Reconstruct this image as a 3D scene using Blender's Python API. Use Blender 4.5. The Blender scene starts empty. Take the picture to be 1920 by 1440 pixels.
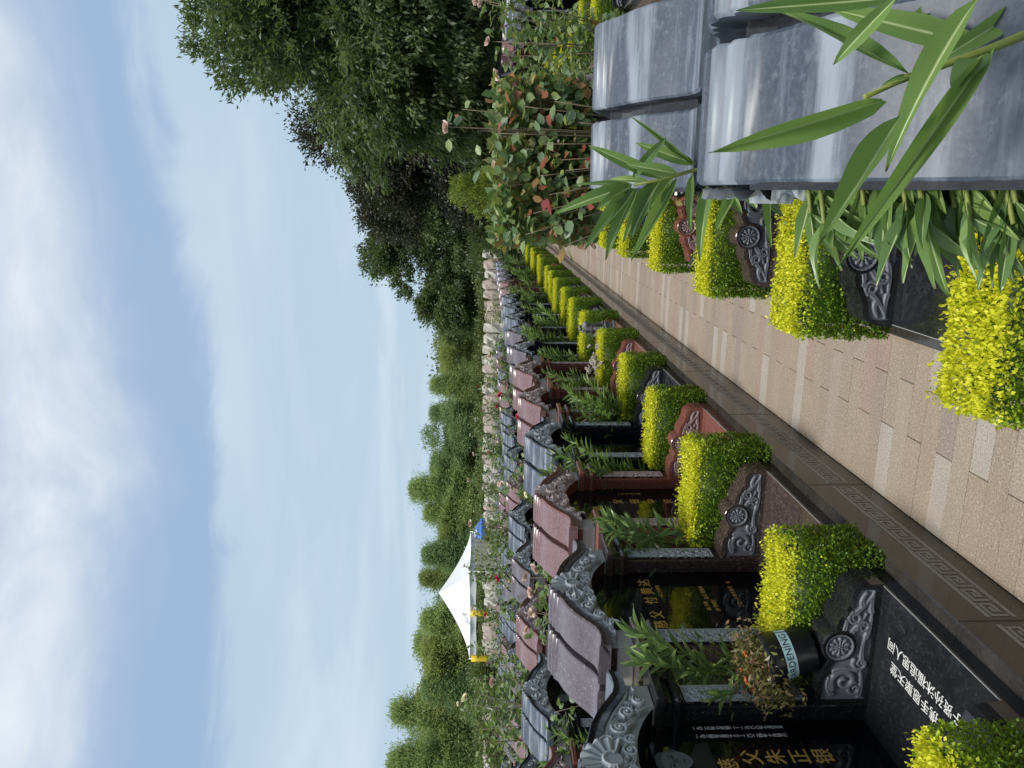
import bpy, math, random
import numpy as np
from mathutils import Matrix, Vector
random.seed(7); RNG = np.random.default_rng(11)
S = bpy.context.scene
COL = S.collection
rad = math.radians

# ------------------------------------------------------------------ camera
FPX = 1440.0                                   # focal length in pixels of a 1920-wide frame
YAW, PITCH, EYE = rad(13.95), rad(2.07), 1.9   # the phone was held on its side: up is to the left
Fw = Vector((-math.sin(YAW)*math.cos(PITCH), math.cos(YAW)*math.cos(PITCH), -math.sin(PITCH)))
Rt = Vector((math.cos(YAW), math.sin(YAW), 0)); Up = Rt.cross(Fw)
cam = bpy.data.cameras.new('camera'); camo = bpy.data.objects.new('camera', cam); COL.objects.link(camo)
cam.sensor_fit = 'HORIZONTAL'; cam.sensor_width = 36; cam.lens = 36*FPX/1920
cam.clip_start = 0.02; cam.clip_end = 3000
M = Matrix((-Up, Rt, -Fw)).transposed().to_4x4(); M.translation = (0, 0, EYE)
camo.matrix_world = M; S.camera = camo
def at(px, py, d):
    """a point of the place seen at photo pixel (px, py), d metres in front of the camera"""
    u, v = 1440-py, px
    return Vector((0, 0, EYE)) + (Fw + Rt*((u-720)/FPX) + Up*((960-v)/FPX))*d

# ------------------------------------------------------------------ sky, sun, exposure
SUN_EL, SUN_AZ = rad(72), rad(177)              # azimuth from +y towards +x
W = bpy.data.worlds.new('World'); S.world = W; W.use_nodes = True
def build_world():
    nt = W.node_tree; N = nt.nodes; L = nt.links; N.clear()
    def n(t, **k):
        o = N.new(t)
        for a, b in k.items(): setattr(o, a, b)
        return o
    def math_(op, a, b=None, c=None, clamp=False):
        o = n('ShaderNodeMath', operation=op, use_clamp=clamp)
        for i, q in enumerate((a, b, c)):
            if q is None: continue
            if isinstance(q, (int, float)): o.inputs[i].default_value = q
            else: L.new(q, o.inputs[i])
        return o.outputs[0]
    out = n('ShaderNodeOutputWorld'); bg = n('ShaderNodeBackground'); bg.inputs['Strength'].default_value = 0.068
    sky = n('ShaderNodeTexSky', sky_type='NISHITA'); sky.sun_disc = False
    sky.sun_elevation = SUN_EL; sky.sun_rotation = SUN_AZ; sky.air_density = 1.0; sky.dust_density = 1.6; sky.ozone_density = 1.2
    tc = n('ShaderNodeTexCoord'); sep = n('ShaderNodeSeparateXYZ'); L.new(tc.outputs['Generated'], sep.inputs[0])
    z = math_('MAXIMUM', sep.outputs['Z'], 0.03)
    inv = math_('DIVIDE', 1.0, math_('ADD', z, 0.06))
    cmb = n('ShaderNodeCombineXYZ')                      # a flat cloud layer seen in perspective
    L.new(math_('MULTIPLY', sep.outputs['X'], inv), cmb.inputs[0]); L.new(math_('MULTIPLY', sep.outputs['Y'], inv), cmb.inputs[1])
    def noise(scale, detail, rough, loc=(0, 0, 0), dist=0.0, stretch=(1, 1, 1)):
        mp = n('ShaderNodeMapping'); mp.inputs['Location'].default_value = loc; mp.inputs['Scale'].default_value = stretch
        L.new(cmb.outputs[0], mp.inputs['Vector'])
        t = n('ShaderNodeTexNoise'); t.inputs['Scale'].default_value = scale; t.inputs['Detail'].default_value = detail
        t.inputs['Roughness'].default_value = rough; t.inputs['Distortion'].default_value = dist
        L.new(mp.outputs[0], t.inputs['Vector']); return t.outputs['Fac']
    def ramp(x, a, b):
        m = n('ShaderNodeMapRange', interpolation_type='SMOOTHSTEP'); m.inputs['From Min'].default_value = a; m.inputs['From Max'].default_value = b
        L.new(x, m.inputs['Value']); return m.outputs[0]
    # the cloud deck: its far edge lies about 20 degrees above the horizon
    d = math_('ADD', sep.outputs['Z'], math_('MULTIPLY', sep.outputs['X'], -0.08))
    edge = math_('ADD', d, math_('MULTIPLY', math_('SUBTRACT', noise(1.5, 7, .55, (3, 1, 0), .6), .5), .15))
    deck = ramp(edge, .40, .53)
    lumps = noise(1.5, 8, .58, (0.4, 2.7, 0), .5)
    bright = ramp(lumps, .36, .66)
    fine = noise(4.5, 6, .6, (5, 0, 0), .3)
    thin = math_('MULTIPLY', ramp(noise(.55, 6, .55, (9, 4, 0), .4, (1, 1.2, 1)), .42, .72), .55)
    def rgb(c): r = n('ShaderNodeRGB'); r.outputs[0].default_value = (*c, 1); return r.outputs[0]
    def mix(f, a, b):
        m = n('ShaderNodeMix', data_type='RGBA')
        if isinstance(f, (int, float)): m.inputs[0].default_value = f
        else: L.new(f, m.inputs[0])
        L.new(a, m.inputs[6]); L.new(b, m.inputs[7]); return m.outputs[2]
    cloud = mix(bright, rgb((4.5, 5.4, 6.7)), rgb((6.9, 7.4, 8.0)))
    cloud = mix(math_('MULTIPLY', ramp(fine, .45, .75), .35), cloud, rgb((8.0, 8.5, 9.2)))
    haze = mix(.9, sky.outputs[0], rgb((4.5, 5.8, 7.0)))
    low = mix(thin, haze, rgb((6.2, 7.1, 8.0)))
    rim = math_('MULTIPLY', ramp(edge, .335, .372), math_('SUBTRACT', 1.0, ramp(edge, .44, .54)))
    low = mix(math_('MULTIPLY', rim, .9), low, rgb((2.9, 4.1, 5.9)))
    L.new(mix(deck, low, cloud), bg.inputs['Color']); L.new(bg.outputs[0], out.inputs[0])
build_world()
sun = bpy.data.lights.new('sun', 'SUN'); sun.energy = 2.4; sun.angle = rad(16); sun.color = (1, .965, .90)
suno = bpy.data.objects.new('sun', sun); COL.objects.link(suno)
sd = Vector((math.sin(SUN_AZ)*math.cos(SUN_EL), math.cos(SUN_AZ)*math.cos(SUN_EL), math.sin(SUN_EL)))
suno.rotation_euler = sd.to_track_quat('Z', 'Y').to_euler()
S.view_settings.view_transform = 'Standard'; S.view_settings.look = 'None'
S.view_settings.exposure = 0.78; S.view_settings.gamma = 1.0; S.view_settings.use_curve_mapping = False
S.render.engine = 'CYCLES'; S.render.resolution_x = 1024; S.render.resolution_y = 768

# ------------------------------------------------------------------ materials
MATS = {}
def new_mat(name):
    m = bpy.data.materials.new(name); m.use_nodes = True
    b = m.node_tree.nodes['Principled BSDF']; MATS[name] = m
    return m, m.node_tree.nodes, m.node_tree.links, b
def node(N, t, **k):
    o = N.new(t)
    for a, b in k.items(): setattr(o, a, b)
    return o
def mixc(N, L, f, a, b, blend='MIX'):
    m = node(N, 'ShaderNodeMix', data_type='RGBA', blend_type=blend)
    for i, q in ((0, f), (6, a), (7, b)):
        if isinstance(q, (int, float)): m.inputs[i].default_value = q
        elif isinstance(q, tuple): m.inputs[i].default_value = (*q, 1)
        else: L.new(q, m.inputs[i])
    return m.outputs[2]
def ramp2(N, L, x, a, b, o0=0., o1=1.):
    m = node(N, 'ShaderNodeMapRange'); L.new(x, m.inputs['Value'])
    m.inputs['From Min'].default_value = a; m.inputs['From Max'].default_value = b
    m.inputs['To Min'].default_value = o0; m.inputs['To Max'].default_value = o1
    return m.outputs[0]
def tex(N, L, co, scale, detail=3., rough=.55, kind='noise'):
    if kind == 'noise':
        t = node(N, 'ShaderNodeTexNoise'); t.inputs['Detail'].default_value = detail; t.inputs['Roughness'].default_value = rough
    else: t = node(N, 'ShaderNodeTexVoronoi')
    t.inputs['Scale'].default_value = scale; L.new(co, t.inputs['Vector'])
    return t
def granite(name, base, dark, light, rough=.1, speck=170., dust=0.0, dustcol=(.3, .3, .3), bump=0.0, amount=.5, spec=.5, cloud_bands=None):
    m, N, L, b = new_mat(name)
    co = node(N, 'ShaderNodeTexCoord').outputs['Object']
    t1 = tex(N, L, co, speck, 2., .6); t2 = tex(N, L, co, speck*.45, 4., .7); t3 = tex(N, L, co, 3.5, 5., .6)
    c = mixc(N, L, ramp2(N, L, t1.outputs['Fac'], .42, .58), dark, base)
    c = mixc(N, L, ramp2(N, L, t2.outputs['Fac'], .54, .68, 0, amount), c, light)
    oi = node(N, 'ShaderNodeObjectInfo')
    c = mixc(N, L, ramp2(N, L, oi.outputs['Random'], 0, 1, 0, .3), c, tuple(q*.72 for q in base))
    if dust:
        c = mixc(N, L, ramp2(N, L, t3.outputs['Fac'], .38, .72, dust*.25, dust), c, dustcol)
    if cloud_bands:  # pale bands along the ridge: cloud reflections painted into the roof colour
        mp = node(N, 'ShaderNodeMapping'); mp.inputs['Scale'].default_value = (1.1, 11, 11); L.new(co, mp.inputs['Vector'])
        ts = tex(N, L, mp.outputs[0], 1., 5., .65); c = mixc(N, L, ramp2(N, L, ts.outputs['Fac'], .44, .62, 0, .8), c, cloud_bands)
        tb = tex(N, L, co, 6., 4., .6); c = mixc(N, L, ramp2(N, L, tb.outputs['Fac'], .55, .72, 0, .45), c, tuple(q*.35 for q in cloud_bands))
    L.new(c, b.inputs['Base Color'])
    L.new(ramp2(N, L, t3.outputs['Fac'], .3, .75, rough, rough*1.7+.06), b.inputs['Roughness'])
    b.inputs['Specular IOR Level'].default_value = spec
    if bump:
        bp = node(N, 'ShaderNodeBump'); bp.inputs['Strength'].default_value = bump; bp.inputs['Distance'].default_value = .003
        L.new(t1.outputs['Fac'], bp.inputs['Height']); L.new(bp.outputs[0], b.inputs['Normal'])
    return m
granite('black_granite', (.012, .013, .015), (.007, .007, .009), (.05, .052, .056), .05, 130, .22, (.05, .052, .055), amount=.5)
granite('black_stele', (.004, .0045, .006), (.003, .003, .004), (.008, .008, .01), .02, 190)
granite('brown_granite', (.060, .042, .038), (.024, .016, .015), (.20, .15, .14), .08, 120, .18, (.12, .1, .09), amount=.75)
granite('red_granite', (.20, .072, .056), (.11, .036, .028), (.32, .16, .135), .09, 130, .2, (.24, .13, .11), amount=.6)
granite('blue_roof_stone', (.048, .060, .082), (.028, .035, .050), (.13, .145, .17), .30, 130, .5, (.075, .092, .125), amount=.8, spec=.45, cloud_bands=(.25, .28, .32))
granite('purple_roof_stone', (.085, .066, .074), (.042, .034, .038), (.22, .185, .195), .15, 110, .6, (.14, .125, .145), amount=.8, spec=.6)
granite('pink_roof_stone', (.155, .082, .084), (.095, .048, .050), (.30, .20, .205), .15, 120, .5, (.20, .125, .13), amount=.8, spec=.6)
granite('fret_stone', (.27, .26, .245), (.22, .21, .20), (.33, .32, .30), .4, 300)
granite('wall_granite', (.024, .022, .020), (.014, .013, .012), (.07, .065, .06), .06, 130, .35, (.085, .075, .065), amount=.5)
granite('pale_block_stone', (.40, .38, .35), (.33, .31, .28), (.48, .46, .42), .6, 260)
granite('edge_highlight_stone', (.40, .40, .39), (.3, .3, .3), (.5, .5, .5), .5, 200)
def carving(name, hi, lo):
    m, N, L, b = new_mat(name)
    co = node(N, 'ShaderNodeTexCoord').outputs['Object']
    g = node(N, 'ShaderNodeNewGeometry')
    c = mixc(N, L, ramp2(N, L, g.outputs['Pointiness'], .42, .57), lo, hi)     # darker in the recesses, paler on the high spots
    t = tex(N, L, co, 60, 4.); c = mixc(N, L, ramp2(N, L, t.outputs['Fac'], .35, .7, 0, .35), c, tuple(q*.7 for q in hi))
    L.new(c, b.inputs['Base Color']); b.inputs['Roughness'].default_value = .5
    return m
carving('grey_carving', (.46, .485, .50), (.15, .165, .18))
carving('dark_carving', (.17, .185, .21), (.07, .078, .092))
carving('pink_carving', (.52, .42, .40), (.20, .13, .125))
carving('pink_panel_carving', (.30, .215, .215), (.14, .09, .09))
def plain(name, col, rough=.5, metal=0., var=0., scale=20., emit=None):
    m, N, L, b = new_mat(name)
    if var:
        co = node(N, 'ShaderNodeTexCoord').outputs['Object']; t = tex(N, L, co, scale, 4.)
        L.new(mixc(N, L, ramp2(N, L, t.outputs['Fac'], .35, .7), tuple(q*(1-var) for q in col), col), b.inputs['Base Color'])
    else: b.inputs['Base Color'].default_value = (*col, 1)
    b.inputs['Roughness'].default_value = rough; b.inputs['Metallic'].default_value = metal
    return m
plain('gold_paint', (.62, .38, .10), .35, .35); plain('white_paint', (.62, .62, .6), .6)
plain('soil', (.07, .05, .035), .95, var=.5, scale=40); plain('joint_sand', (.055, .042, .032), .95)
plain('bark', (.055, .045, .036), .9, var=.45, scale=14); plain('stem_green', (.20, .24, .05), .55, var=.3)
plain('woody_stem', (.16, .12, .075), .8, var=.35); plain('pot_plastic', (.022, .025, .03), .42, var=.3, scale=30)
plain('pot_label', (.42, .60, .64), .6, var=.08); plain('label_print', (.025, .03, .045), .7)
plain('tent_cloth', (.60, .61, .62), .75, var=.04, scale=3); plain('curtain_cloth', (.84, .80, .64), .85, var=.06, scale=5)
plain('yellow_cloth', (.68, .47, .02), .7, var=.12, scale=6); plain('blue_cloth', (.05, .16, .50), .6, var=.1, scale=4)
plain('pole_metal', (.55, .56, .57), .4, .6); plain('lion_stone', (.17, .18, .19), .55, var=.35, scale=50)
plain('portrait_light', (.13, .15, .155), .35, var=.35, scale=25); plain('portrait_dark', (.016, .018, .02), .3)
plain('portrait_mid', (.06, .07, .075), .35, var=.25, scale=40)
plain('rock_white', (.60, .56, .50), .85, var=.3, scale=5); plain('rock_pink', (.54, .45, .39), .85, var=.3, scale=5)
plain('panel_stone', (.46, .39, .34), .7, var=.15, scale=4); plain('dark_gap', (.03, .028, .026), .9)
def lawn():
    m, N, L, b = new_mat('lawn_ground')
    co = node(N, 'ShaderNodeTexCoord').outputs['Object']
    t = tex(N, L, co, .35, 6.); t2 = tex(N, L, co, 9., 5.)
    c = mixc(N, L, ramp2(N, L, t.outputs['Fac'], .4, .62), (.055, .075, .02), (.10, .12, .035))
    L.new(mixc(N, L, ramp2(N, L, t2.outputs['Fac'], .4, .7, 0, .5), c, (.04, .035, .02)), b.inputs['Base Color']); b.inputs['Roughness'].default_value = .9
lawn()
def paving(name, per_object=True):
    m, N, L, b = new_mat(name)
    tcn = node(N, 'ShaderNodeTexCoord'); g = node(N, 'ShaderNodeNewGeometry'); co = g.outputs['Position']
    if per_object: r = node(N, 'ShaderNodeObjectInfo').outputs['Random']
    else:
        a = node(N, 'ShaderNodeAttribute', attribute_name='tint'); r = a.outputs['Fac']
    cr = node(N, 'ShaderNodeValToRGB'); cr.color_ramp.interpolation = 'CONSTANT'; L.new(r, cr.inputs[0])
    e = cr.color_ramp.elements; e[0].position = 0; e[0].color = (.275, .222, .170, 1); e[1].position = .3; e[1].color = (.255, .205, .160, 1)
    for p, c in ((.46, (.280, .200, .165)), (.60, (.285, .240, .190)), (.72, (.235, .185, .150)), (.82, (.345, .315, .282)), (.93, (.225, .190, .165))):
        q = e.new(p); q.color = (*c, 1)
    f1 = tex(N, L, co, 150, 3., .75); f2 = tex(N, L, co, 75, 3., .7); f3 = tex(N, L, co, 5, 5., .6); f4 = tex(N, L, co, 1.2, 4., .6)
    c = mixc(N, L, ramp2(N, L, f1.outputs['Fac'], .36, .50, .85, 0), cr.outputs[0], (.075, .06, .05))
    c = mixc(N, L, ramp2(N, L, f2.outputs['Fac'], .52, .66, 0, .62), c, (.42, .365, .30))
    c = mixc(N, L, ramp2(N, L, f3.outputs['Fac'], .42, .75, 0, .3), c, (.19, .145, .115))
    c = mixc(N, L, ramp2(N, L, f4.outputs['Fac'], .4, .7, 0, .28), c, (.31, .245, .17))
    L.new(c, b.inputs['Base Color']); b.inputs['Roughness'].default_value = .7; b.inputs['Specular IOR Level'].default_value = .25
    bp = node(N, 'ShaderNodeBump'); bp.inputs['Strength'].default_value = .35; bp.inputs['Distance'].default_value = .0015
    L.new(f1.outputs['Fac'], bp.inputs['Height']); L.new(bp.outputs[0], b.inputs['Normal'])
paving('paving_stone', True); paving('paving_stone_joined', False)
def leafmat(name, c0, c1, rough=.45, trans=.4, tcol=None, objrand=False, rib=False, extra=None):
    """two colours mixed by the leaf's own tint, light passing through the blade"""
    m, N, L, b = new_mat(name)
    out = N['Material Output']
    if objrand: r = node(N, 'ShaderNodeObjectInfo').outputs['Random']
    else: r = node(N, 'ShaderNodeAttribute', attribute_name='tint').outputs['Fac']
    cr = node(N, 'ShaderNodeValToRGB'); L.new(r, cr.inputs[0]); e = cr.color_ramp.elements
    e[0].color = (*c0, 1); e[1].color = (*c1, 1)
    for p, c in (extra or ()): q = e.new(p); q.color = (*c, 1)
    c = cr.outputs[0]
    if rib:
        at_ = node(N, 'ShaderNodeAttribute', attribute_name='rib').outputs['Fac']
        c = mixc(N, L, at_, c, (.60, .68, .36))
        if objrand:
            oc = node(N, 'ShaderNodeTexCoord').outputs['Object']; sp = node(N, 'ShaderNodeSeparateXYZ'); L.new(oc, sp.inputs[0])
            def mt(op, a, b_=None):
                m_ = node(N, 'ShaderNodeMath', operation=op)
                for i_, q_ in enumerate((a, b_)):
                    if q_ is None: continue
                    if isinstance(q_, (int, float)): m_.inputs[i_].default_value = q_
                    else: L.new(q_, m_.inputs[i_])
                return m_.outputs[0]
            vein = mt('SINE', mt('MULTIPLY', mt('SUBTRACT', sp.outputs[0], mt('MULTIPLY', mt('ABSOLUTE', sp.outputs[1]), .10)), 260.))
            c = mixc(N, L, ramp2(N, L, vein, .5, 1, 0, .16), c, (.30, .40, .16))
            nz = tex(N, L, oc, 3.2, 5., .65); c = mixc(N, L, ramp2(N, L, nz.outputs['Fac'], .4, .72, 0, .4), c, tuple(q*.62 for q in c1))
            tip = mt('ADD', sp.outputs[0], mt('MULTIPLY', nz.outputs['Fac'], .14)); c = mixc(N, L, ramp2(N, L, tip, 1.035, 1.075), c, (.20, .13, .05))
        bf = node(N, 'ShaderNodeNewGeometry').outputs['Backfacing']
        c = mixc(N, L, ramp2(N, L, bf, 0, 1, 0, .45), c, (.20, .27, .17))
    L.new(c, b.inputs['Base Color']); b.inputs['Roughness'].default_value = rough
    t = node(N, 'ShaderNodeBsdfTranslucent'); mx = node(N, 'ShaderNodeMixShader'); mx.inputs[0].default_value = trans
    L.new(mixc(N, L, .55, c, tcol or tuple(min(1, q*1.8) for q in c1)), t.inputs['Color'])
    L.new(b.outputs[0], mx.inputs[1]); L.new(t.outputs[0], mx.inputs[2]); L.new(mx.outputs[0], out.inputs['Surface'])
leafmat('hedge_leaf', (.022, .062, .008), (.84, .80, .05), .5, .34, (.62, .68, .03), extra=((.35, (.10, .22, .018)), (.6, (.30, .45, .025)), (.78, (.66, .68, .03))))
leafmat('oleander_leaf', (.07, .14, .035), (.17, .27, .07), .33, .4, (.28, .46, .06), rib=True)
leafmat('oleander_leaf_single', (.085, .165, .06), (.23, .35, .10), .27, .36, (.26, .42, .07), objrand=True, rib=True)
leafmat('rose_leaf', (.10, .18, .075), (.30, .34, .10), .45, .33, (.25, .34, .05), extra=((.8, (.20, .25, .08)), (.9, (.32, .10, .06))))
leafmat('rose_leaf_single', (.13, .20, .11), (.26, .035, .04), .42, .32, (.32, .36, .06), objrand=True, rib=False,
        extra=((.4, (.14, .21, .11)), (.66, (.20, .27, .09)), (.80, (.28, .31, .07)), (.87, (.22, .07, .04))))
leafmat('tree_leaf', (.022, .046, .018), (.125, .175, .055), .5, .38, (.22, .31, .07))
leafmat('dark_tree_leaf', (.018, .034, .016), (.065, .085, .036), .5, .25, (.09, .10, .03), extra=((.9, (.065, .052, .034)),))
leafmat('far_belt_leaf', (.075, .12, .05), (.15, .20, .08), .7, .25, (.16, .22, .06))
leafmat('far_tree_leaf', (.12, .20, .095), (.29, .40, .17), .6, .5, (.34, .48, .17))
leafmat('olive_tree_leaf', (.15, .20, .07), (.36, .41, .14), .6, .5, (.42, .50, .13))
leafmat('feathery_leaf', (.17, .26, .10), (.42, .50, .19), .6, .5, (.46, .58, .18))
leafmat('shrub_leaf', (.07, .11, .035), (.19, .21, .06), .6, .3, (.20, .26, .05))
leafmat('thuja_leaf', (.09, .16, .02), (.30, .34, .04), .6, .3, (.36, .42, .04))
leafmat('azalea_leaf', (.11, .12, .035), (.30, .19, .10), .6, .25, (.25, .22, .06), extra=((.6, (.17, .17, .045)), (.85, (.25, .14, .085))))
leafmat('petal_blush', (.66, .45, .37), (.80, .66, .56), .6, .3, (.85, .6, .5))
leafmat('petal_cream', (.75, .68, .45), (.82, .78, .60), .6, .3, (.9, .85, .6))
leafmat('petal_red', (.42, .02, .05), (.60, .05, .12), .5, .25, (.7, .05, .1))
leafmat('petal_white', (.50, .46, .40), (.75, .72, .66), .7, .3, (.8, .75, .65))
leafmat('petal_orange', (.70, .16, .06), (.80, .26, .10), .5, .25, (.9, .3, .1))

# ------------------------------------------------------------------ mesh helpers
class MB:
    def __init__(s): s.v = []; s.f = []
    def add(s, verts, faces):
        o = len(s.v); s.v += [tuple(p) for p in verts]; s.f += [tuple(i+o for i in q) for q in faces]; return s
    def box(s, x0, x1, y0, y1, z0, z1):
        return s.add([(x0, y0, z0), (x1, y0, z0), (x1, y1, z0), (x0, y1, z0), (x0, y0, z1), (x1, y0, z1), (x1, y1, z1), (x0, y1, z1)],
                     [(0, 3, 2, 1), (4, 5, 6, 7), (0, 1, 5, 4), (1, 2, 6, 5), (2, 3, 7, 6), (3, 0, 4, 7)])
    def bbox(s, x0, x1, y0, y1, z0, z1, b=.004):
        """a box with chamfered edges"""
        V = []
        for z, i in ((z0, b), (z0+b, 0), (z1-b, 0), (z1, b)):
            V += [(x0+i+b*(i == 0), y0+i, z), (x1-i-b*(i == 0), y0+i, z), (x1-i, y0+i+b*(i == 0), z), (x1-i, y1-i-b*(i == 0), z),
                  (x1-i-b*(i == 0), y1-i, z), (x0+i+b*(i == 0), y1-i, z), (x0+i, y1-i-b*(i == 0), z), (x0+i, y0+i+b*(i == 0), z)]
        F = [tuple(reversed(range(8))), tuple(range(24, 32))]
        for k in range(3):
            for j in range(8): a, c = k*8+j, k*8+(j+1) % 8; F.append((a, c, c+8, a+8))
        return s.add(V, F)
    def prism(s, poly, a0, a1, axis='x'):
        """extrude a 2D polygon (counter-clockwise) along an axis: x -> (y,z), y -> (x,z), z -> (x,y)"""
        n = len(poly)
        def P(q, a): return {'x': (a, q[0], q[1]), 'y': (q[0], a, q[1]), 'z': (q[0], q[1], a)}[axis]
        V = [P(q, a0) for q in poly]+[P(q, a1) for q in poly]
        F = [tuple(reversed(range(n))), tuple(range(n, 2*n))]+[(i, (i+1) % n, n+(i+1) % n, n+i) for i in range(n)]
        if axis == 'y': F = [tuple(reversed(f)) for f in F]
        return s.add(V, F)
    def lathe(s, prof, seg=20, c=(0, 0, 0), closed=True):
        V = []; F = []
        for r, z in prof:
            for k in range(seg): a = 2*math.pi*k/seg; V.append((c[0]+r*math.cos(a), c[1]+r*math.sin(a), c[2]+z))
        m = len(prof)
        for i in range(m-1):
            for k in range(seg): a, b = i*seg+k, i*seg+(k+1) % seg; F.append((a, b, b+seg, a+seg))
        if closed: F += [tuple(reversed(range(seg))), tuple(range((m-1)*seg, m*seg))]
        return s.add(V, F)
    def tube(s, pts, radii, seg=6):
        pts = [Vector(p) for p in pts]; V = []; F = []
        if isinstance(radii, (int, float)): radii = [radii]*len(pts)
        for i, p in enumerate(pts):
            t = (pts[min(i+1, len(pts)-1)]-pts[max(i-1, 0)]).normalized()
            a = t.orthogonal().normalized() if abs(t.z) > .9 else t.cross(Vector((0, 0, 1))).normalized(); b = t.cross(a)
            for k in range(seg):
                w = 2*math.pi*k/seg; V.append(p+(a*math.cos(w)+b*math.sin(w))*radii[i])
        for i in range(len(pts)-1):
            for k in range(seg): q, r = i*seg+k, i*seg+(k+1) % seg; F.append((q, r, r+seg, q+seg))
        F += [tuple(reversed(range(seg))), tuple(range((len(pts)-1)*seg, len(pts)*seg))]
        return s.add(V, F)
    def mesh(s, name, mat, smooth=False, attrs=None):
        me = bpy.data.meshes.new(name); me.from_pydata([tuple(p) for p in s.v], [], s.f)
        me.materials.append(MATS[mat])
        if smooth: me.polygons.foreach_set('use_smooth', [True]*len(me.polygons))
        for k, arr in (attrs or {}).items():
            a = me.attributes.new(k, 'FLOAT', 'POINT'); a.data.foreach_set('value', np.asarray(arr, np.float32))
        if smooth == 'angle': me.set_sharp_from_angle(angle=rad(32))
        me.update(); return me
def np_mesh(name, V, Fq, mat, attrs=None, smooth=False):
    """fast mesh from arrays; Fq is an (n,k) index array"""
    me = bpy.data.meshes.new(name); V = np.asarray(V, np.float32); Fq = np.asarray(Fq, np.int32); n, k = Fq.shape
    me.vertices.add(len(V)); me.vertices.foreach_set('co', V.ravel())
    me.loops.add(n*k); me.loops.foreach_set('vertex_index', Fq.ravel())
    me.polygons.add(n); me.polygons.foreach_set('loop_start', np.arange(0, n*k, k, dtype=np.int32)); me.polygons.foreach_set('loop_total', np.full(n, k, np.int32))
    if smooth: me.polygons.foreach_set('use_smooth', np.ones(n, bool))
    me.materials.append(MATS[mat])
    for q, arr in (attrs or {}).items():
        a = me.attributes.new(q, 'FLOAT', 'POINT'); a.data.foreach_set('value', np.asarray(arr, np.float32))
    me.update(); me.validate(); return me
def obj(name, me, parent=None, loc=None, mat=None):
    o = bpy.data.objects.new(name, me); COL.objects.link(o)
    if parent is not None: o.parent = parent
    if mat is not None: o.matrix_local = mat
    elif loc is not None: o.location = loc
    return o
def tag(o, label=None, cat=None, group=None, kind=None):
    if label: o['label'] = label
    if cat: o['category'] = cat
    if group: o['group'] = group
    if kind: o['kind'] = kind
    return o
def thing(name, label, cat, loc=(0, 0, 0), rz=0., group=None):
    o = obj(name, None, loc=loc); o.rotation_euler = (0, 0, rz); o.empty_display_size = .2
    return tag(o, label, cat, group)
_mats = {}
def recolour(me, mat):
    """the same mesh in another stone"""
    k = (me.name, mat)
    if k not in _mats:
        if me.materials[0] == MATS[mat]: _mats[k] = me
        else: c = me.copy(); c.materials[0] = MATS[mat]; _mats[k] = c
    return _mats[k]
ORD = ['zeroth', 'first', 'second', 'third', 'fourth', 'fifth', 'sixth', 'seventh', 'eighth', 'ninth', 'tenth', 'eleventh', 'twelfth', 'thirteenth',
       'fourteenth', 'fifteenth', 'sixteenth', 'seventeenth', 'eighteenth', 'nineteenth', 'twentieth', 'twenty-first', 'twenty-second', 'twenty-third']

# ------------------------------------------------------------------ ground, paths, terraces
g = MB().add([(-700, -60, -.03), (700, -60, -.03), (700, 1200, -.03), (-700, 1200, -.03)], [(0, 1, 2, 3)])
tag(obj('ground', g.mesh('ground', 'lawn_ground')), kind='structure')
YEND = 23.4
WALL_L, WALL_R = -1.39, -.525
PX0, PX1, PW, PY0 = WALL_L, WALL_R, .1147, 2.547
path = obj('path', MB().box(PX0-.03, PX1+.03, -1.2, 27, -.02, -.006).mesh('path', 'joint_sand')); tag(path, kind='structure')
planks = []
row = int((-.4-PY0)/PW)
while PY0+row*PW < 26.8:
    y0 = PY0+row*PW; off = -1.043 if row % 2 == 0 else -.805
    if row % 2 == 0: off = -.805
    else: off = -1.043
    xs = [PX0+.001, off, PX1-.001]
    for a, b in zip(xs, xs[1:]): planks.append((a, b, y0, y0+PW))
    row += 1
planks.sort(key=lambda q: abs(q[2]-1.6) if q[2] < 1.2 else q[2]-1.2)
_pm = {}
for a, b, c, d in planks[:300]:
    w = round(b-a, 3)
    if w not in _pm: _pm[w] = MB().bbox(-w/2+.0014, w/2-.0014, -PW/2+.0012, PW/2-.0012, -.02, 0, .0025).mesh('plank', 'paving_stone')
    o = obj('paving_plank', _pm[w], path, ((a+b)/2, (c+d)/2, random.uniform(-.0008, .0006)))
mb = MB(); tint = []
for a, b, c, d in planks[300:]:
    mb.box(a+.0014, b-.0014, c+.0012, d-.0012, -.02, random.uniform(-.0008, .0006)); tint += [random.random()]*8
o = obj('far_planks', mb.mesh('far_planks', 'paving_stone_joined', attrs={'tint': tint}), path); tag(o, kind='stuff')
def side_path(name, x0, x1, y0, y1):
    base = obj(name, MB().box(x0, x1, y0, y1, -.02, -.006).mesh(name, 'joint_sand')); tag(base, kind='structure')
    mb = MB(); tint = []; y = y0; r = 0
    while y < y1-.2:
        xs = [x0+.002]+[x for x in (x0+(.24 if r % 2 else .47)+.4765*k for k in range(4)) if x < x1-.05]+[x1-.002]
        for a, b in zip(xs, xs[1:]):
            mb.box(a+.0016, b-.0016, y+.002, y+PW*2-.002, -.02, 0); tint += [random.random()]*8
        y += PW*2; r += 1
    o = obj('paving_planks', mb.mesh('paving_planks', 'paving_stone_joined', attrs={'tint': tint}), base); tag(o, kind='stuff')
side_path('path', .62, 1.9, 1.0, 25)
side_path('path', -3.67, -2.5, 3.0, 25)
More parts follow.
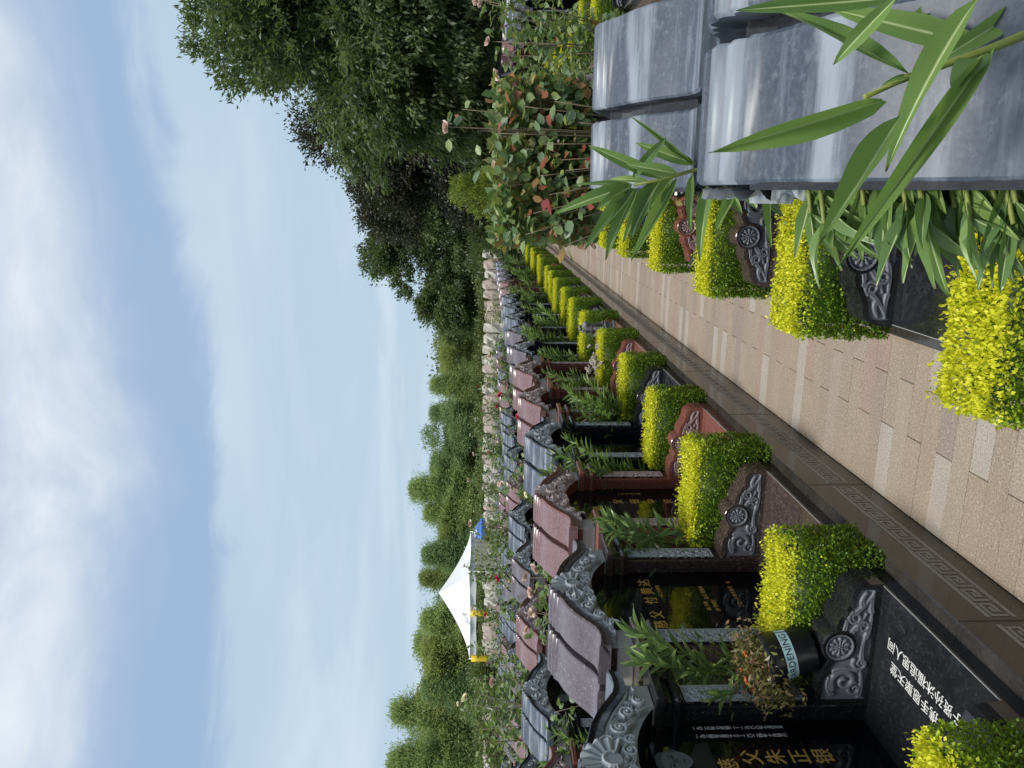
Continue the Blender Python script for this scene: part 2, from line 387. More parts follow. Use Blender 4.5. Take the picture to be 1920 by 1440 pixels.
# (front x of the stones, facing, y of the nearest stone's middle, number, first y and last y of the terrace)
ROWS = {
    'L1': (-1.97, 1, 2.27, 17), 'R1': (.055, -1, 1.2, 12), 'L2': (-4.25, 1, 4.62, 15), 'L3': (-6.55, 1, 7.4, 13), 'L4': (-8.8, 1, 10.0, 10),
    'L5': (-11.1, 1, 13.0, 8), 'R2': (2.5, -1, 7.5, 12), 'R3': (4.8, -1, 12.6, 8)}
PITCH_Y = 1.25
FRET = None
def fret_mesh(n=12, p=.1):
    """meander band: two border lines and a row of square hooks, 1 mm proud of the stone (in the y,z plane, facing +x)"""
    mb = MB(); x0, x1 = 0, .0012
    def bar(y0, y1, z0, z1): mb.box(x0, x1, y0, y1, z0, z1)
    L_ = n*p
    bar(0, L_, .170, .184); bar(0, L_, .080, .094)
    for k in range(n):
        y = k*p+.004; t = .0115
        bar(y, y+t, .100, .164); bar(y+t, y+.084, .164-t, .164); bar(y+.084-t, y+.084, .112, .164-t)
        bar(y+.027, y+.084-t, .112, .112+t); bar(y+.027, y+.027+t, .112+t, .141); bar(y+.027+t, y+.058, .141-t, .141)
    return mb.mesh('fret_band', 'fret_stone')
FRET = fret_mesh()
def terrace(key, label):
    xf, s, c0, n = ROWS[key]; y0 = c0-1.25*(3 if key == 'R1' else 2); y1 = c0+PITCH_Y*(n-1)+.8
    xw = xf+s*.58; xb = xf-s*.5
    lo, hi = min(xw-s*.07, xb), max(xw-s*.07, xb)
    tag(obj('terrace', MB().box(lo, hi, y0, y1, -.02, .285).mesh('terrace', 'soil')), kind='structure')
    w = thing('terrace_wall', label, 'wall', (xw, y0, 0), 0 if s > 0 else math.pi)
    m = int((y1-y0)/1.25+.999); panel = MB().bbox(-.065, 0, .0012, 1.2488, -.015, .302, .004).mesh('panel', 'wall_granite')
    for k in range(m):
        p = obj('wall_panel', panel, w, (0, (k if s > 0 else -(k+1))*1.25, 0))
        if key in ('L1', 'R2'): obj('fret_band', FRET, p, (.0006, .025, 0))
terrace('L1', 'polished black granite terrace wall with grey meander band, left of the paved path')
terrace('R1', 'black granite terrace wall under the near tombs right of the paved path')
terrace('L2', 'black granite terrace wall of the second tomb row to the left')
terrace('L3', 'black granite terrace wall of the third tomb row to the left')
terrace('L4', 'black granite terrace wall of the fourth tomb row to the left')
terrace('L5', 'black granite terrace wall of the farthest tomb row to the left')
terrace('R2', 'polished black terrace wall with meander band on the far side of the second path')
terrace('R3', 'black granite terrace wall of the third tomb row to the right')

# ------------------------------------------------------------------ carved relief as height fields
def hf_new(y0, y1, z0, z1, step):
    Y = np.arange(y0, y1+step/2, step); Z = np.arange(z0, z1+step/2, step)
    return np.meshgrid(Y, Z)
def stroke(h, Y, Z, pts, w0, w1, amp, groove=0.):
    pts = np.asarray(pts, float); n = len(pts)-1
    best = np.full(Y.shape, 9.); bt = np.zeros(Y.shape)
    pad = max(w0, w1)*1.1
    sel = (Y > pts[:, 0].min()-pad) & (Y < pts[:, 0].max()+pad) & (Z > pts[:, 1].min()-pad) & (Z < pts[:, 1].max()+pad)
    if not sel.any(): return
    y, z = Y[sel], Z[sel]; bd = np.full(y.shape, 9.); t_ = np.zeros(y.shape)
    for i in range(n):
        a, b = pts[i], pts[i+1]; ab = b-a; l2 = ab@ab+1e-12
        t = np.clip(((y-a[0])*ab[0]+(z-a[1])*ab[1])/l2, 0, 1)
        d = np.hypot(y-a[0]-t*ab[0], z-a[1]-t*ab[1]); k = d < bd
        bd[k] = d[k]; t_[k] = (i+t[k])/n
    w = w0+(w1-w0)*t_; q = np.clip(1-(bd/w)**2, 0, 1)
    hh = amp*np.sqrt(q)
    if groove: hh -= groove*amp*np.exp(-(bd/(w*.3))**2)
    h[sel] = np.maximum(h[sel], hh)
def spiral(cx, cy, r0, r1, a0, turns, n=22):
    t = np.linspace(0, 1, n); a = a0+turns*2*np.pi*t; r = r0+(r1-r0)*t
    return np.c_[cx+r*np.cos(a), cy+r*np.sin(a)]
def ball(h, Y, Z, cy, cz, r, amp):
    h[:] = np.maximum(h, amp*np.sqrt(np.clip(1-((Y-cy)**2+(Z-cz)**2)/r**2, 0, 1)))
def bez(*p, n=16):
    t = np.linspace(0, 1, n)[:, None]; p = np.asarray(p, float)
    if len(p) == 3: return (1-t)**2*p[0]+2*t*(1-t)*p[1]+t**2*p[2]
    return (1-t)**3*p[0]+3*t*(1-t)**2*p[1]+3*t*t*(1-t)*p[2]+t**3*p[3]
def hf_mesh(name, Y, Z, h, mask, mat, x0=0., base=0.):
    """surface facing +x; cells whose four corners lie inside the mask"""
    ny = Y.shape[1]; V = np.c_[(x0+base+h).ravel(), Y.ravel(), Z.ravel()]
    i, j = np.meshgrid(np.arange(Y.shape[0]-1), np.arange(ny-1), indexing='ij')
    a = i*ny+j; m = mask[:-1, :-1] & mask[1:, :-1] & mask[:-1, 1:] & mask[1:, 1:]
    F = np.stack([a, a+1, a+ny+1, a+ny], -1)[m]
    used = np.unique(F); idx = -np.ones(len(V), int); idx[used] = np.arange(len(used))
    return np_mesh(name, V[used], idx[F], mat, smooth=True)
# roof outline over half the front: distance from the middle, height
PROF = [(0, 1.571), (.04, 1.545), (.12, 1.527), (.2, 1.503), (.27, 1.471), (.34, 1.425), (.39, 1.392), (.43, 1.381), (.48, 1.381), (.53, 1.390)]
def prof(y): return np.interp(np.abs(y), [p[0] for p in PROF], [p[1] for p in PROF])
def arch(y): return 1.345-.115*np.clip(np.abs(y)/.345, 0, 1)**2.6
def pediment_mesh():
    Y, Z = hf_new(0, .50, 1.19, 1.59, .0032)
    h = np.zeros(Y.shape); SC = .046
    # leaf stem under the roof edge
    st = bez((.085, 1.462), (.20, 1.475), (.30, 1.40), (.385, 1.345)); stroke(h, Y, Z, st, .022, .016, SC*.8, .35)
    tail = bez((.385, 1.345), (.425, 1.325), (.455, 1.335), (.475, 1.365)); stroke(h, Y, Z, tail, .017, .006, SC*.8, .3)
    for k, (t, l, a) in enumerate([(.15, .05, -1.1), (.3, .055, -1.2), (.45, .05, -1.3), (.6, .05, -1.35), (.75, .045, -1.5), (.9, .045, -1.7)]):
        p = st[int(t*15)]; q = p+np.array([math.cos(a), math.sin(a)])*l; m = (p+q)/2+np.array([.012, .008])
        stroke(h, Y, Z, bez(p, m, q), .016, .007, SC*.72, .35)
    for t, l, a in [(.25, .03, .9), (.5, .03, .8), (.75, .03, .75)]:
        p = st[int(t*15)]; q = p+np.array([math.cos(a), math.sin(a)])*l; stroke(h, Y, Z, [p, q], .012, .005, SC*.55, .2)
    for t, l, a in [(.3, .03, -1.3), (.6, .03, -1.2)]:
        p = tail[int(t*15)]; q = p+np.array([math.cos(a), math.sin(a)])*l; stroke(h, Y, Z, [p, q], .011, .005, SC*.6, .3)
    # volutes
    for cx, cz, r, a0, tr, w in [(.115, 1.452, .030, 2.4, -1.5, .0105), (.185, 1.395, .034, 1.2, 1.6, .011), (.065, 1.375, .030, .4, 1.5, .010),
                                 (.272, 1.352, .030, 2.6, -1.6, .010), (.345, 1.292, .026, .9, 1.5, .0085), (.125, 1.365, .024, 3.6, -1.4, .008), (.415, 1.290, .018, 1., 1.4, .006)]:
        stroke(h, Y, Z, spiral(cx, cz, r, .006, a0, tr), w, w*.8, SC, .0); ball(h, Y, Z, cx, cz, r*.34, SC*1.15)
    for p in [((.10, 1.43), (.16, 1.45), (.21, 1.42)), ((.21, 1.42), (.25, 1.40), (.27, 1.375)), ((.29, 1.33), (.32, 1.34), (.355, 1.315)), ((.15, 1.40), (.14, 1.36), (.10, 1.352)),
              ((.05, 1.42), (.09, 1.41), (.11, 1.395)), ((.22, 1.36), (.235, 1.345), (.25, 1.325)), ((.30, 1.305), (.31, 1.29), (.325, 1.268)), ((.37, 1.315), (.40, 1.315), (.41, 1.30))]:
        stroke(h, Y, Z, bez(*p), .015, .008, SC*.85, .4)
    # shell over the middle
    r = np.hypot(Y, Z-1.452); a = np.arctan2(Z-1.452, Y)
    fl = np.abs(np.cos(a*8.0)); sh = np.where((r < .112) & (a > -.42), SC*(.35+.65*fl)*(.35+.65*np.clip(r/.112, 0, 1)), 0)
    sh = np.where(r < .038, SC*.9, sh); sh = np.where((r > .027) & (r < .038) & (a > -.42), SC*1.15, sh)
    h = np.maximum(h, np.where(sh > 0, sh*.62+.034, 0))
    ball(h, Y, Z, 0, 1.41, .022, SC*1.2); ball(h, Y, Z, .03, 1.395, .014, SC*1.1)
    stroke(h, Y, Z, bez((.0, 1.385), (.03, 1.36), (.045, 1.365)), .013, .008, SC, .3)
    mask = (Z < prof(Y)-.032) & (Z > np.where(Y < .345, arch(Y), 1.30)) & (Y < .492)
    shell = (r < .112) & (a > -.42); mask |= shell & (Z < 1.572)
    me = hf_mesh('pediment_half', Y, Z, h, mask, 'grey_carving')
    # mirror into one surface
    n = len(me.vertices); co = np.empty(n*3, np.float32); me.vertices.foreach_get('co', co); co = co.reshape(-1, 3)
    nf = len(me.polygons); vi = np.empty(nf*4, np.int32); me.loops.foreach_get('vertex_index', vi); vi = vi.reshape(-1, 4)
    c2 = co*[1, -1, 1]; V = np.r_[co, c2]; Fq = np.r_[vi, vi[:, ::-1]+n]
    return np_mesh('pediment_relief', V, Fq, 'grey_carving', smooth=True)
def strip_mesh():
    """cloud scrolls on the face of a pillar"""
    Y, Z = hf_new(-.0525, .0525, .62, 1.10, .003); h = np.zeros(Y.shape); A = .013
    z = .645; k = 0
    while z < 1.09:
        for s in (-1, 1):
            cy = s*(.022+.006*(k % 2)); tr = 1.5 if (k+(s > 0)) % 2 else -1.5
            stroke(h, Y, Z, spiral(cy, z, .021, .004, .6*k+s, tr), .0068, .005, A)
            stroke(h, Y, Z, bez((cy, z+.019), (cy-s*.02, z+.03), (-cy*.4, z+.042)), .006, .003, A*.9)
            stroke(h, Y, Z, [(s*.045, z+.012), (s*.034, z+.03)], .006, .003, A*.7)
        z += .050; k += 1
    edge = (np.abs(Y) > .0485) | (Z < .6245) | (Z > 1.0955); h = np.where(edge, A, h)
    return hf_mesh('pillar_relief', Y, Z, h, np.ones(Y.shape, bool), 'grey_carving')
# armrest outline in (x, z): x from the stele forward, z above ground
ARM = [(0, .37), (.530, .37), (.527, .42), (.518, .455), (.503, .478), (.472, .489), (.438, .494), (.404, .510), (.377, .527), (.350, .533), (.326, .531),
       (.318, .548), (.300, .570), (.264, .582), (.228, .570), (.208, .549), (.192, .548), (.165, .563), (.146, .556), (.125, .578), (.088, .584), (0, .584)]
MEDC, MEDR = (.264, .515), .069
def arm_top(x):
    p = ARM[2:-1]; xs = [q[0] for q in p][::-1]; zs = [q[1] for q in p][::-1]
    return np.interp(x, xs, zs)
def arm_relief():
    X, Z = hf_new(.022, .506, .385, .565, .0032); h = np.zeros(X.shape); A = .011
    for c, z, r, a0, t, w in [(.105, .475, .055, 2.2, -1.35, .013), (.070, .43, .03, 0, 1.2, .009), (.385, .462, .028, .6, 1.4, .009), (.345, .425, .026, 2., -1.4, .009), (.185, .42, .03, 1.0, 1.3, .01)]:
        stroke(h, X, Z, spiral(c, z, r, .008, a0, t), w, w*.6, A, .15)
    for p in [((.04, .41), (.09, .40), (.15, .415)), ((.15, .52), (.17, .47), (.15, .43)), ((.19, .41), (.23, .43), (.31, .41)), ((.32, .47), (.36, .44), (.40, .42)), ((.40, .47), (.43, .43), (.48, .405)),
              ((.44, .44), (.46, .45), (.49, .43)), ((.05, .52), (.08, .55), (.12, .54)), ((.33, .50), (.36, .49), (.38, .50)), ((.30, .41), (.35, .395), (.42, .40)), ((.41, .40), (.45, .41), (.495, .40))]:
        stroke(h, X, Z, bez(*p), .013, .006, A, .35)
    mask = (Z < arm_top(X)-.020)
    r = np.hypot(X-MEDC[0], Z-MEDC[1]); mask &= r > MEDR-.004
    return X, Z, h, mask
def med_relief():
    X, Z = hf_new(-.06, .06, -.06, .06, .0026); r = np.hypot(X, Z); a = np.arctan2(Z, X); h = np.zeros(X.shape); A = .008
    for k in range(10):
        w = 2*math.pi*k/10; ball(h, X, Z, .031*math.cos(w), .031*math.sin(w), .0095, A)
        stroke(h, X, Z, [(.018*math.cos(w), .018*math.sin(w)), (.036*math.cos(w), .036*math.sin(w))], .005, .007, A)
    for k in range(6):
        w = 2*math.pi*k/6; ball(h, X, Z, .011*math.cos(w), .011*math.sin(w), .006, A*1.1)
    ball(h, X, Z, 0, 0, .006, A*1.3)
    h = np.where(r > .049, A*1.1, h)
    return X, Z, h, r < .0575
def face_y(me, sgn, y, mat):
    """a +x-facing relief laid into a plane facing sgn*y: (h, a, z) -> (a, y+sgn*h, z)"""
    n = len(me.vertices); co = np.empty(n*3, np.float32); me.vertices.foreach_get('co', co); co = co.reshape(-1, 3)
    nf = len(me.polygons); vi = np.empty(nf*4, np.int32); me.loops.foreach_get('vertex_index', vi); vi = vi.reshape(-1, 4)
    V = np.c_[co[:, 1], y+sgn*co[:, 0], co[:, 2]]
    # (h,a,z)->(a,h,z) is a reflection
    return np_mesh(me.name+'_y', V, vi if sgn < 0 else vi[:, ::-1], mat, smooth=True)
G = {}                                                     # geometry shared by all the tombs
G['pediment'] = pediment_mesh(); G['strip'] = strip_mesh()
aX, aZ, ah, am = arm_relief(); _a = hf_mesh('armrest_relief', aX, aZ, ah, am, 'grey_carving')
mX, mZ, mh, mm = med_relief(); _m = hf_mesh('medallion', mX, mZ, mh, mm, 'grey_carving')
for s in (-1, 1):
    G['arm_relief', s] = face_y(_a, -s, s*.3555, 'dark_carving')     # on the face towards the stele's middle
    G['medallion', s] = face_y(_m, -s, 0, 'dark_carving')
def roof_poly(lo=0.):
    """half outline with the rolls along the ridge"""
    pts = [(0, 1.572)]
    for k in range(3):                                     # three round rolls either side of the ridge
        c = .018+k*.036; zc = 1.563-.0125*k
        for a in np.linspace(2.6, .25, 6): pts.append((c+.0165*math.cos(a), zc-.004+.012*math.sin(a)))
    for y in np.linspace(.125, .5, 12): pts.append((float(y), float(prof(y))))
    pts += [(.53, 1.392)]
    return pts
def roof_slab(x0, x1, name):
    up = roof_poly(); full = [(-y, z) for y, z in reversed(up[1:])]+up
    # lower face parallel to the outline
    dn = [(y*.985, float(prof(y))-.052 if abs(y) > .1 else float(prof(.1))-.052) for y in np.linspace(.53, -.53, 28)]
    poly = full+dn
    n = len(poly); mb = MB(); c = .006
    V = []; F = []
    # triangulated strip body: top and bottom resampled to the same count
    ty = np.array([p[0] for p in full]); tz = np.array([p[1] for p in full]); m = len(full)
    def bz(y): return np.where(np.abs(y) > .1, prof(y)-.052, prof(.1)-.052)
    rings = [(x0-c*0, 0, c), (x0, 0, 0)]
    sec = []
    for x, ins in ((x0, c), (x0+c, 0), (x1-c, 0), (x1, c)):
        sec.append(np.c_[np.full(m, x), ty, tz-ins])
    bot = [np.c_[np.full(m, x), ty, bz(ty)] for x in (x0, x1)]
    V = np.concatenate(sec+bot); F = []
    for k in range(3):
        for i in range(m-1): a = k*m+i; F.append((a, a+1, a+1+m, a+m))
    for i in range(m-1):
        F.append((4*m+i, 4*m+i+1, i+1, i)); F.append((3*m+i, 3*m+i+1, 5*m+i+1, 5*m+i)); F.append((5*m+i, 5*m+i+1, 4*m+i+1, 4*m+i))
    mb.add(V, F)
    mb.f += [(0, m, 2*m, 3*m, 5*m, 4*m), (m-1, 4*m+m-1, 5*m+m-1, 3*m+m-1, 2*m+m-1, m+m-1)]
    mb.f = [tuple(reversed(f)) for f in mb.f]
    return mb.mesh(name, 'blue_roof_stone', 'angle')
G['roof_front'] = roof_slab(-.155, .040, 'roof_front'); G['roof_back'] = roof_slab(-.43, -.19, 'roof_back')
def roof_trim():
    """moulded band under the roof's front edge"""
    mb = MB(); ys = np.linspace(-.53, .53, 45)
    for (d0, d1, xa, xb) in ((.0535, .075, .034, -.02), (.075, .10, .018, -.02)):
        A = [(xb, y, float(prof(max(abs(y), .1)))-d0) for y in ys]; n = len(ys)
        rows = [[(xb, y, float(prof(max(abs(y), .1)))-d1) for y in ys], [(xa-.006, y, float(prof(max(abs(y), .1)))-d1) for y in ys],
                [(xa, y, float(prof(max(abs(y), .1)))-(d0+d1)/2) for y in ys], [(xa, y, float(prof(max(abs(y), .1)))-d0) for y in ys], A]
        V = [p for r in rows for p in r]; F = []
        for k in range(len(rows)-1):
            for i in range(n-1): a = k*n+i; F.append((a, a+1, a+n+1, a+n))
        F += [tuple(k*n for k in range(5)), tuple(reversed([k*n+n-1 for k in range(5)]))]
        mb.add(V, F)
    # keep clear of the shell in the middle
    return mb
def edge_band():
    """polished band along the roof's front edge, cut away at the shell"""
    mb = MB(); n = 22
    for s in (-1, 1):
        ys = np.linspace(.100, .53, n)*s
        rows = []
        for x, d in ((-.02, .030), (.022, .034), (.012, .052), (.030, .058), (.036, .010)):
            rows.append([(x, y, float(prof(y))-d*(1 if abs(y) < .5 else .8)) for y in ys])
        rows = [[(-.02, y, float(prof(y))-.046) for y in ys], [(.010, y, float(prof(y))-.046) for y in ys], [(.014, y, float(prof(y))-.038) for y in ys],
                [(.030, y, float(prof(y))-.031) for y in ys], [(.0475, y, float(prof(y))-.024) for y in ys], [(.0475, y, float(prof(y))-.004) for y in ys], [(.0385, y, float(prof(y))-.003) for y in ys]]
        V = [p for r in rows for p in r]; F = []
        for k in range(6):
            for i in range(n-1):
                a = k*n+i; f = (a, a+1, a+n+1, a+n); F.append(f if s > 0 else f[::-1])
        e = tuple(k*n+n-1 for k in range(7)); F.append(e if s > 0 else e[::-1])
        e = tuple(k*n for k in range(7)); F.append(e[::-1] if s > 0 else e)
        mb.add(V, F)
    return mb.mesh('roof_band', 'black_granite', 'angle')
G['band'] = edge_band()
def pediment_block():
    ys = np.linspace(-.485, .485, 41); mb = MB(); n = len(ys)
    top = [float(prof(y))-.0535 for y in ys]; bot = [float(arch(y)) if abs(y) < .345 else 1.302 for y in ys]
    V = []
    for x in (-.40, -.0015):
        V += [(x, y, z) for y, z in zip(ys, bot)]+[(x, y, z) for y, z in zip(ys, top)]
    F = []
    for i in range(n-1):
        F += [(2*n+i, 2*n+i+1, 3*n+i+1, 3*n+i), (i+1, i, n+i, n+i+1), (i, i+1, 2*n+i+1, 2*n+i), (n+i+1, n+i, 3*n+i, 3*n+i+1)]
    F += [(0, 2*n, 3*n, n), (n-1, 2*n-1, 4*n-1, 3*n-1)]
    return mb.add(V, F).mesh('pediment_block', 'black_granite')
G['ped_block'] = pediment_block()
G['base_front'] = MB().bbox(.045, .522, -.5, .5, .2865, .37, .004).mesh('base_front', 'black_granite')
G['base_back'] = MB().bbox(-.46, .0435, -.5, .5, .2865, .37, .004).mesh('base_back', 'black_granite')
G['stele'] = MB().box(-.20, -.08, -.40, .40, .3705, 1.35).mesh('stele', 'black_stele')
G['body'] = MB().box(-.40, -.201, -.455, .455, .3705, 1.30).mesh('body', 'black_granite')
G['highlight_bar'] = MB().box(.5205, .5225, -.492, .492, .366, .3705).mesh('edge_highlight', 'edge_highlight_stone')  # pale bar painting the sky's highlight along the plinth's front edge
for s in (-1, 1):
    poly = [(-.20, .388), (-.005, .347), (0, .352), (0, .478), (-.005, .483), (-.20, .483)]
    poly = [(x, s*y) for x, y in poly]
    if s > 0: poly = poly[::1]
    else: poly = poly[::-1]
    # counter-clockwise seen from above
    ar = sum(poly[i][0]*poly[(i+1) % 6][1]-poly[(i+1) % 6][0]*poly[i][1] for i in range(6))
    if ar < 0: poly = poly[::-1]
    G['pillar', s] = MB().prism(poly, .3705, 1.1045, 'z').mesh('pillar', 'black_granite')
    cp = MB()
    def ring(y_in, y_out, x, z0, z1, b=.006):
        a, c = sorted((s*y_in, s*y_out)); cp.bbox(-.20, x, a, c, z0, z1, b)
    ring(.342, .505, .020, 1.105, 1.117); ring(.328, .552, .052, 1.1175, 1.152, .013); ring(.344, .506, .022, 1.1525, 1.186, .003); ring(.324, .572, .062, 1.1865, 1.2255, .006)
    G['capital', s] = cp.mesh('capital', 'black_granite')
    a, c = sorted((s*.345, s*.487)); G['frieze', s] = MB().bbox(-.20, .002, a, c, 1.226, 1.3015, .003).mesh('frieze_block', 'pale_block_stone')
    # armrest: outer plate with a raised border round the recessed panel
    def arm():
        mb = MB(); y_in, y_bk = s*.348, s*.482
        out = ARM; n = len(out); c = (.26, .45)
        ins = []
        for (x, z) in out:
            zi = min(z-.020, .60); xi = min(max(x, .022), .506)
            if z < .38: zi = .388
            else: zi = max(float(arm_top(xi))-.021, .388) if True else zi
            ins.append((xi, zi))
        V = [(x, y_bk, z) for x, z in out]+[(x, y_in, z) for x, z in out]+[(x, y_in, z) for x, z in ins]+[(x, s*.3562, z) for x, z in ins]
        F = [tuple(range(n))]
        for i in range(n):
            j = (i+1) % n
            F += [(i, n+i, n+j, j), (n+i, 2*n+i, 2*n+j, n+j), (2*n+i, 3*n+i, 3*n+j, 2*n+j)]
        F.append(tuple(reversed(range(3*n, 4*n))))
        if s > 0: pass
        else: F = [tuple(reversed(f)) for f in F]
        mb.add(V, F)
        return mb.mesh('armrest', 'black_granite')
    G['armrest', s] = arm()
    md = MB(); k = 28; y0, y1, y2 = s*.3555, s*.3435, s*.3475
    rings = [(MEDR, y0), (MEDR, y1+s*.003), (MEDR-.003, y1), (.060, y1), (.058, y2)]
    V = [(MEDC[0]+r*math.cos(2*math.pi*i/k), y, MEDC[1]+r*math.sin(2*math.pi*i/k)) for r, y in rings for i in range(k)]; F = []
    for q in range(len(rings)-1):
        for i in range(k): f = (q*k+i, q*k+(i+1) % k, (q+1)*k+(i+1) % k, (q+1)*k+i); F.append(f if s > 0 else f[::-1])
    F.append(tuple(range(4*k, 5*k)) if s > 0 else tuple(reversed(range(4*k, 5*k))))
    G['med_rim', s] = md.add(V, F).mesh('medallion_rim', 'black_granite')

def text_mesh(body, size, mat, extrude=.0015, align='CENTER', space=1.0):
    c = bpy.data.curves.new('lettering', 'FONT'); c.body = body; c.size = size; c.extrude = extrude; c.align_x = align; c.align_y = 'CENTER'; c.resolution_u = 3
    c.space_line = space
    o = bpy.data.objects.new('lettering', c); COL.objects.link(o)
    me = bpy.data.meshes.new_from_object(o.evaluated_get(bpy.context.evaluated_depsgraph_get()))
    bpy.data.objects.remove(o); me.materials.clear(); me.materials.append(MATS[mat]); me.name = 'lettering'
    return me
MX_FACE = Matrix(((0, 0, 1, 0), (1, 0, 0, 0), (0, 1, 0, 0), (0, 0, 0, 1)))       # text plane -> facing +x
MX_TOP = Matrix(((0, -1, 0, 0), (1, 0, 0, 0), (0, 0, 1, 0), (0, 0, 0, 1)))       # text plane -> lying, top towards the stele
SCHEME = {  # stone, carving, panel carving, roof, words
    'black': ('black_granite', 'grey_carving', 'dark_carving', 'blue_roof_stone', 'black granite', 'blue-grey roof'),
    'brown': ('brown_granite', 'grey_carving', 'dark_carving', 'purple_roof_stone', 'dark brown granite', 'purple-grey roof'),
    'red': ('red_granite', 'pink_carving', 'pink_panel_carving', 'pink_roof_stone', 'red-brown granite', 'pink roof'),
    'dusk': ('black_granite', 'grey_carving', 'dark_carving', 'purple_roof_stone', 'black granite', 'purple-grey roof')}
def tomb(x, y, s, kind, label, group, detail=True):
    st, cv, pn, rf = SCHEME[kind][:4]
    t = thing('tombstone', label, 'tombstone', (x, y, 0), 0 if s > 0 else math.pi, group)
    P = lambda n, k, m, p=t: obj(n, recolour(G[k], m), p)
    bf = P('base_slab', 'base_front', st); P('base_slab', 'base_back', st); P('edge_highlight', 'highlight_bar', 'edge_highlight_stone', bf)
    t_st = P('stele', 'stele', 'black_stele'); P('body', 'body', st)
    for q in (-1, 1):
        pl = P('pillar', ('pillar', q), st); P('capital', ('capital', q), st, pl); P('frieze_block', ('frieze', q), 'pale_block_stone', pl)
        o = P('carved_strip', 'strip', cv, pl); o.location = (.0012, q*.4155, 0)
        if detail:
            a = P('armrest', ('armrest', q), st); P('carved_panel', ('arm_relief', q), pn, a); P('medallion_rim', ('med_rim', q), st, a)
            o = P('medallion', ('medallion', q), pn, a); o.location = (MEDC[0], q*.3470, MEDC[1])
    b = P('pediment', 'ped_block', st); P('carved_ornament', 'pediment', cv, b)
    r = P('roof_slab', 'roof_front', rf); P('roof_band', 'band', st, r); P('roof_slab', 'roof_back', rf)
    return t, t_st, bf

# ------------------------------------------------------------------ the tombs
L1K = ['black', 'brown', 'red', 'black', 'red', 'red', 'dusk', 'brown', 'black', 'black', 'black', 'red', 'red', 'dusk', 'brown', 'black', 'black']
TOMBS = {}
def row_of_tombs(key, kinds, words, group, armrests=True):
    xf, s, c0, n = ROWS[key]
    for i in range(n):
        k = kinds[i % len(kinds)]; w = SCHEME[k]
        lab = '%s tomb with %s, %s from front, %s' % (w[4], w[5], ORD[i+1], words)
        TOMBS[key, i] = tomb(xf, c0+PITCH_Y*i, s, k, lab, group, armrests)
row_of_tombs('L1', L1K, 'left of the path', 'tombs left of the path')
row_of_tombs('R1', ['black', 'black', 'brown', 'red', 'black', 'brown', 'black', 'red', 'black'], 'right of the path', 'tombs right of the path')
row_of_tombs('L2', ['red', 'black', 'red', 'brown', 'black', 'red', 'black', 'black', 'black', 'red'], 'in the second row leftwards', 'tombs of the second row leftwards', False)
row_of_tombs('L3', ['black', 'red', 'dusk', 'black', 'brown', 'black', 'red', 'red', 'black'], 'in the third row leftwards', 'tombs of the third row leftwards', False)
row_of_tombs('L4', ['black', 'brown', 'black', 'red', 'black'], 'in the fourth row leftwards', 'tombs of the fourth row leftwards', False)
row_of_tombs('L5', ['black', 'red', 'brown', 'black'], 'in the last row leftwards', 'tombs of the last row leftwards', False)
row_of_tombs('R2', ['black', 'black', 'black', 'black', 'black', 'black', 'red', 'red', 'dusk', 'black'], 'beyond the second path', 'tombs beyond the second path')
row_of_tombs('R3', ['brown', 'black', 'red', 'black'], 'in the third row rightwards', 'tombs of the third row rightwards', False)

# lettering on the stones (local: x forward, y along the row, z up)
def words(par, body, dy, z, size, mat, x=-.079, name='lettering'):
    me = text_mesh(body, size, mat); o = obj(name, me, par); o.matrix_local = Matrix.Translation((x, dy, z)) @ MX_FACE; return o
def column(par, chars, dy, z0, z1, size, mat):
    n = len(chars)
    for i, ch in enumerate(chars): words(par, ch, dy, z0+(z1-z0)*i/max(1, n-1), size, mat, name='character')
st1 = TOMBS['L1', 0][1]
column(st1, '父朱正银', .160, .891, .617, .082, 'gold_paint'); words(st1, '慈', .118, .99, .082, 'gold_paint', name='character')
vert = lambda q: '\n'.join(q)
for dy, q in ((.325, '一九二六年七月初二—一九八八年七月廿五'), (.278, '一九三四年五月十三—二〇二四年十月初六')):
    me = text_mesh(vert(q.replace('—', '丨')), .0205, 'white_paint', .0006, space=.94); o = obj('lettering', me, st1); o.matrix_local = Matrix.Translation((-.079, dy, .896)) @ MX_FACE
st2 = TOMBS['L1', 1][1]
for i, ch in enumerate('慈父付黄达'): words(st2, ch, (-.172, -.08, .057, .154, .244)[i], 1.028, .075, 'gold_paint', name='character')
for q, dy, z, sz in (('一九二九年生', .145, .968, .024), ('女儿 付秀英', .134, .735, .026), ('媳 王梅', .0, .752, .026), ('孙 付明生', .004, .708, .026), ('二〇一八年冬月立', .09, .576, .027), ('立', .24, .572, .024)):
    words(st2, q, dy, z, sz, 'gold_paint')
st3 = TOMBS['L1', 2][1]
words(st3, '慈', .012, 1.13, .08, 'gold_paint', name='character'); column(st3, '父田中庆', .128, .978, .629, .075, 'gold_paint')
me = text_mesh(vert('一九三三年八月'), .024, 'gold_paint', .0006); o = obj('lettering', me, st3); o.matrix_local = Matrix.Translation((-.079, .268, .88)) @ MX_FACE
for z, q in ((.78, '长子敬立'), (.66, '合家叩首')):
    for dy in (-.19, -.23): words(st3, q, dy+.02, z-(.05 if dy < -.2 else 0), .022, 'gold_paint')
b1 = TOMBS['L1', 0][2]
for q, x, y in (('携手恩聚天堂', .258, .075), ('子贤孙沐福追思人间', .335, .035)):
    me = text_mesh(q, .052, 'white_paint', .0006); o = obj('lettering', me, b1); o.matrix_local = Matrix.Translation((x, y, .3706)) @ MX_TOP
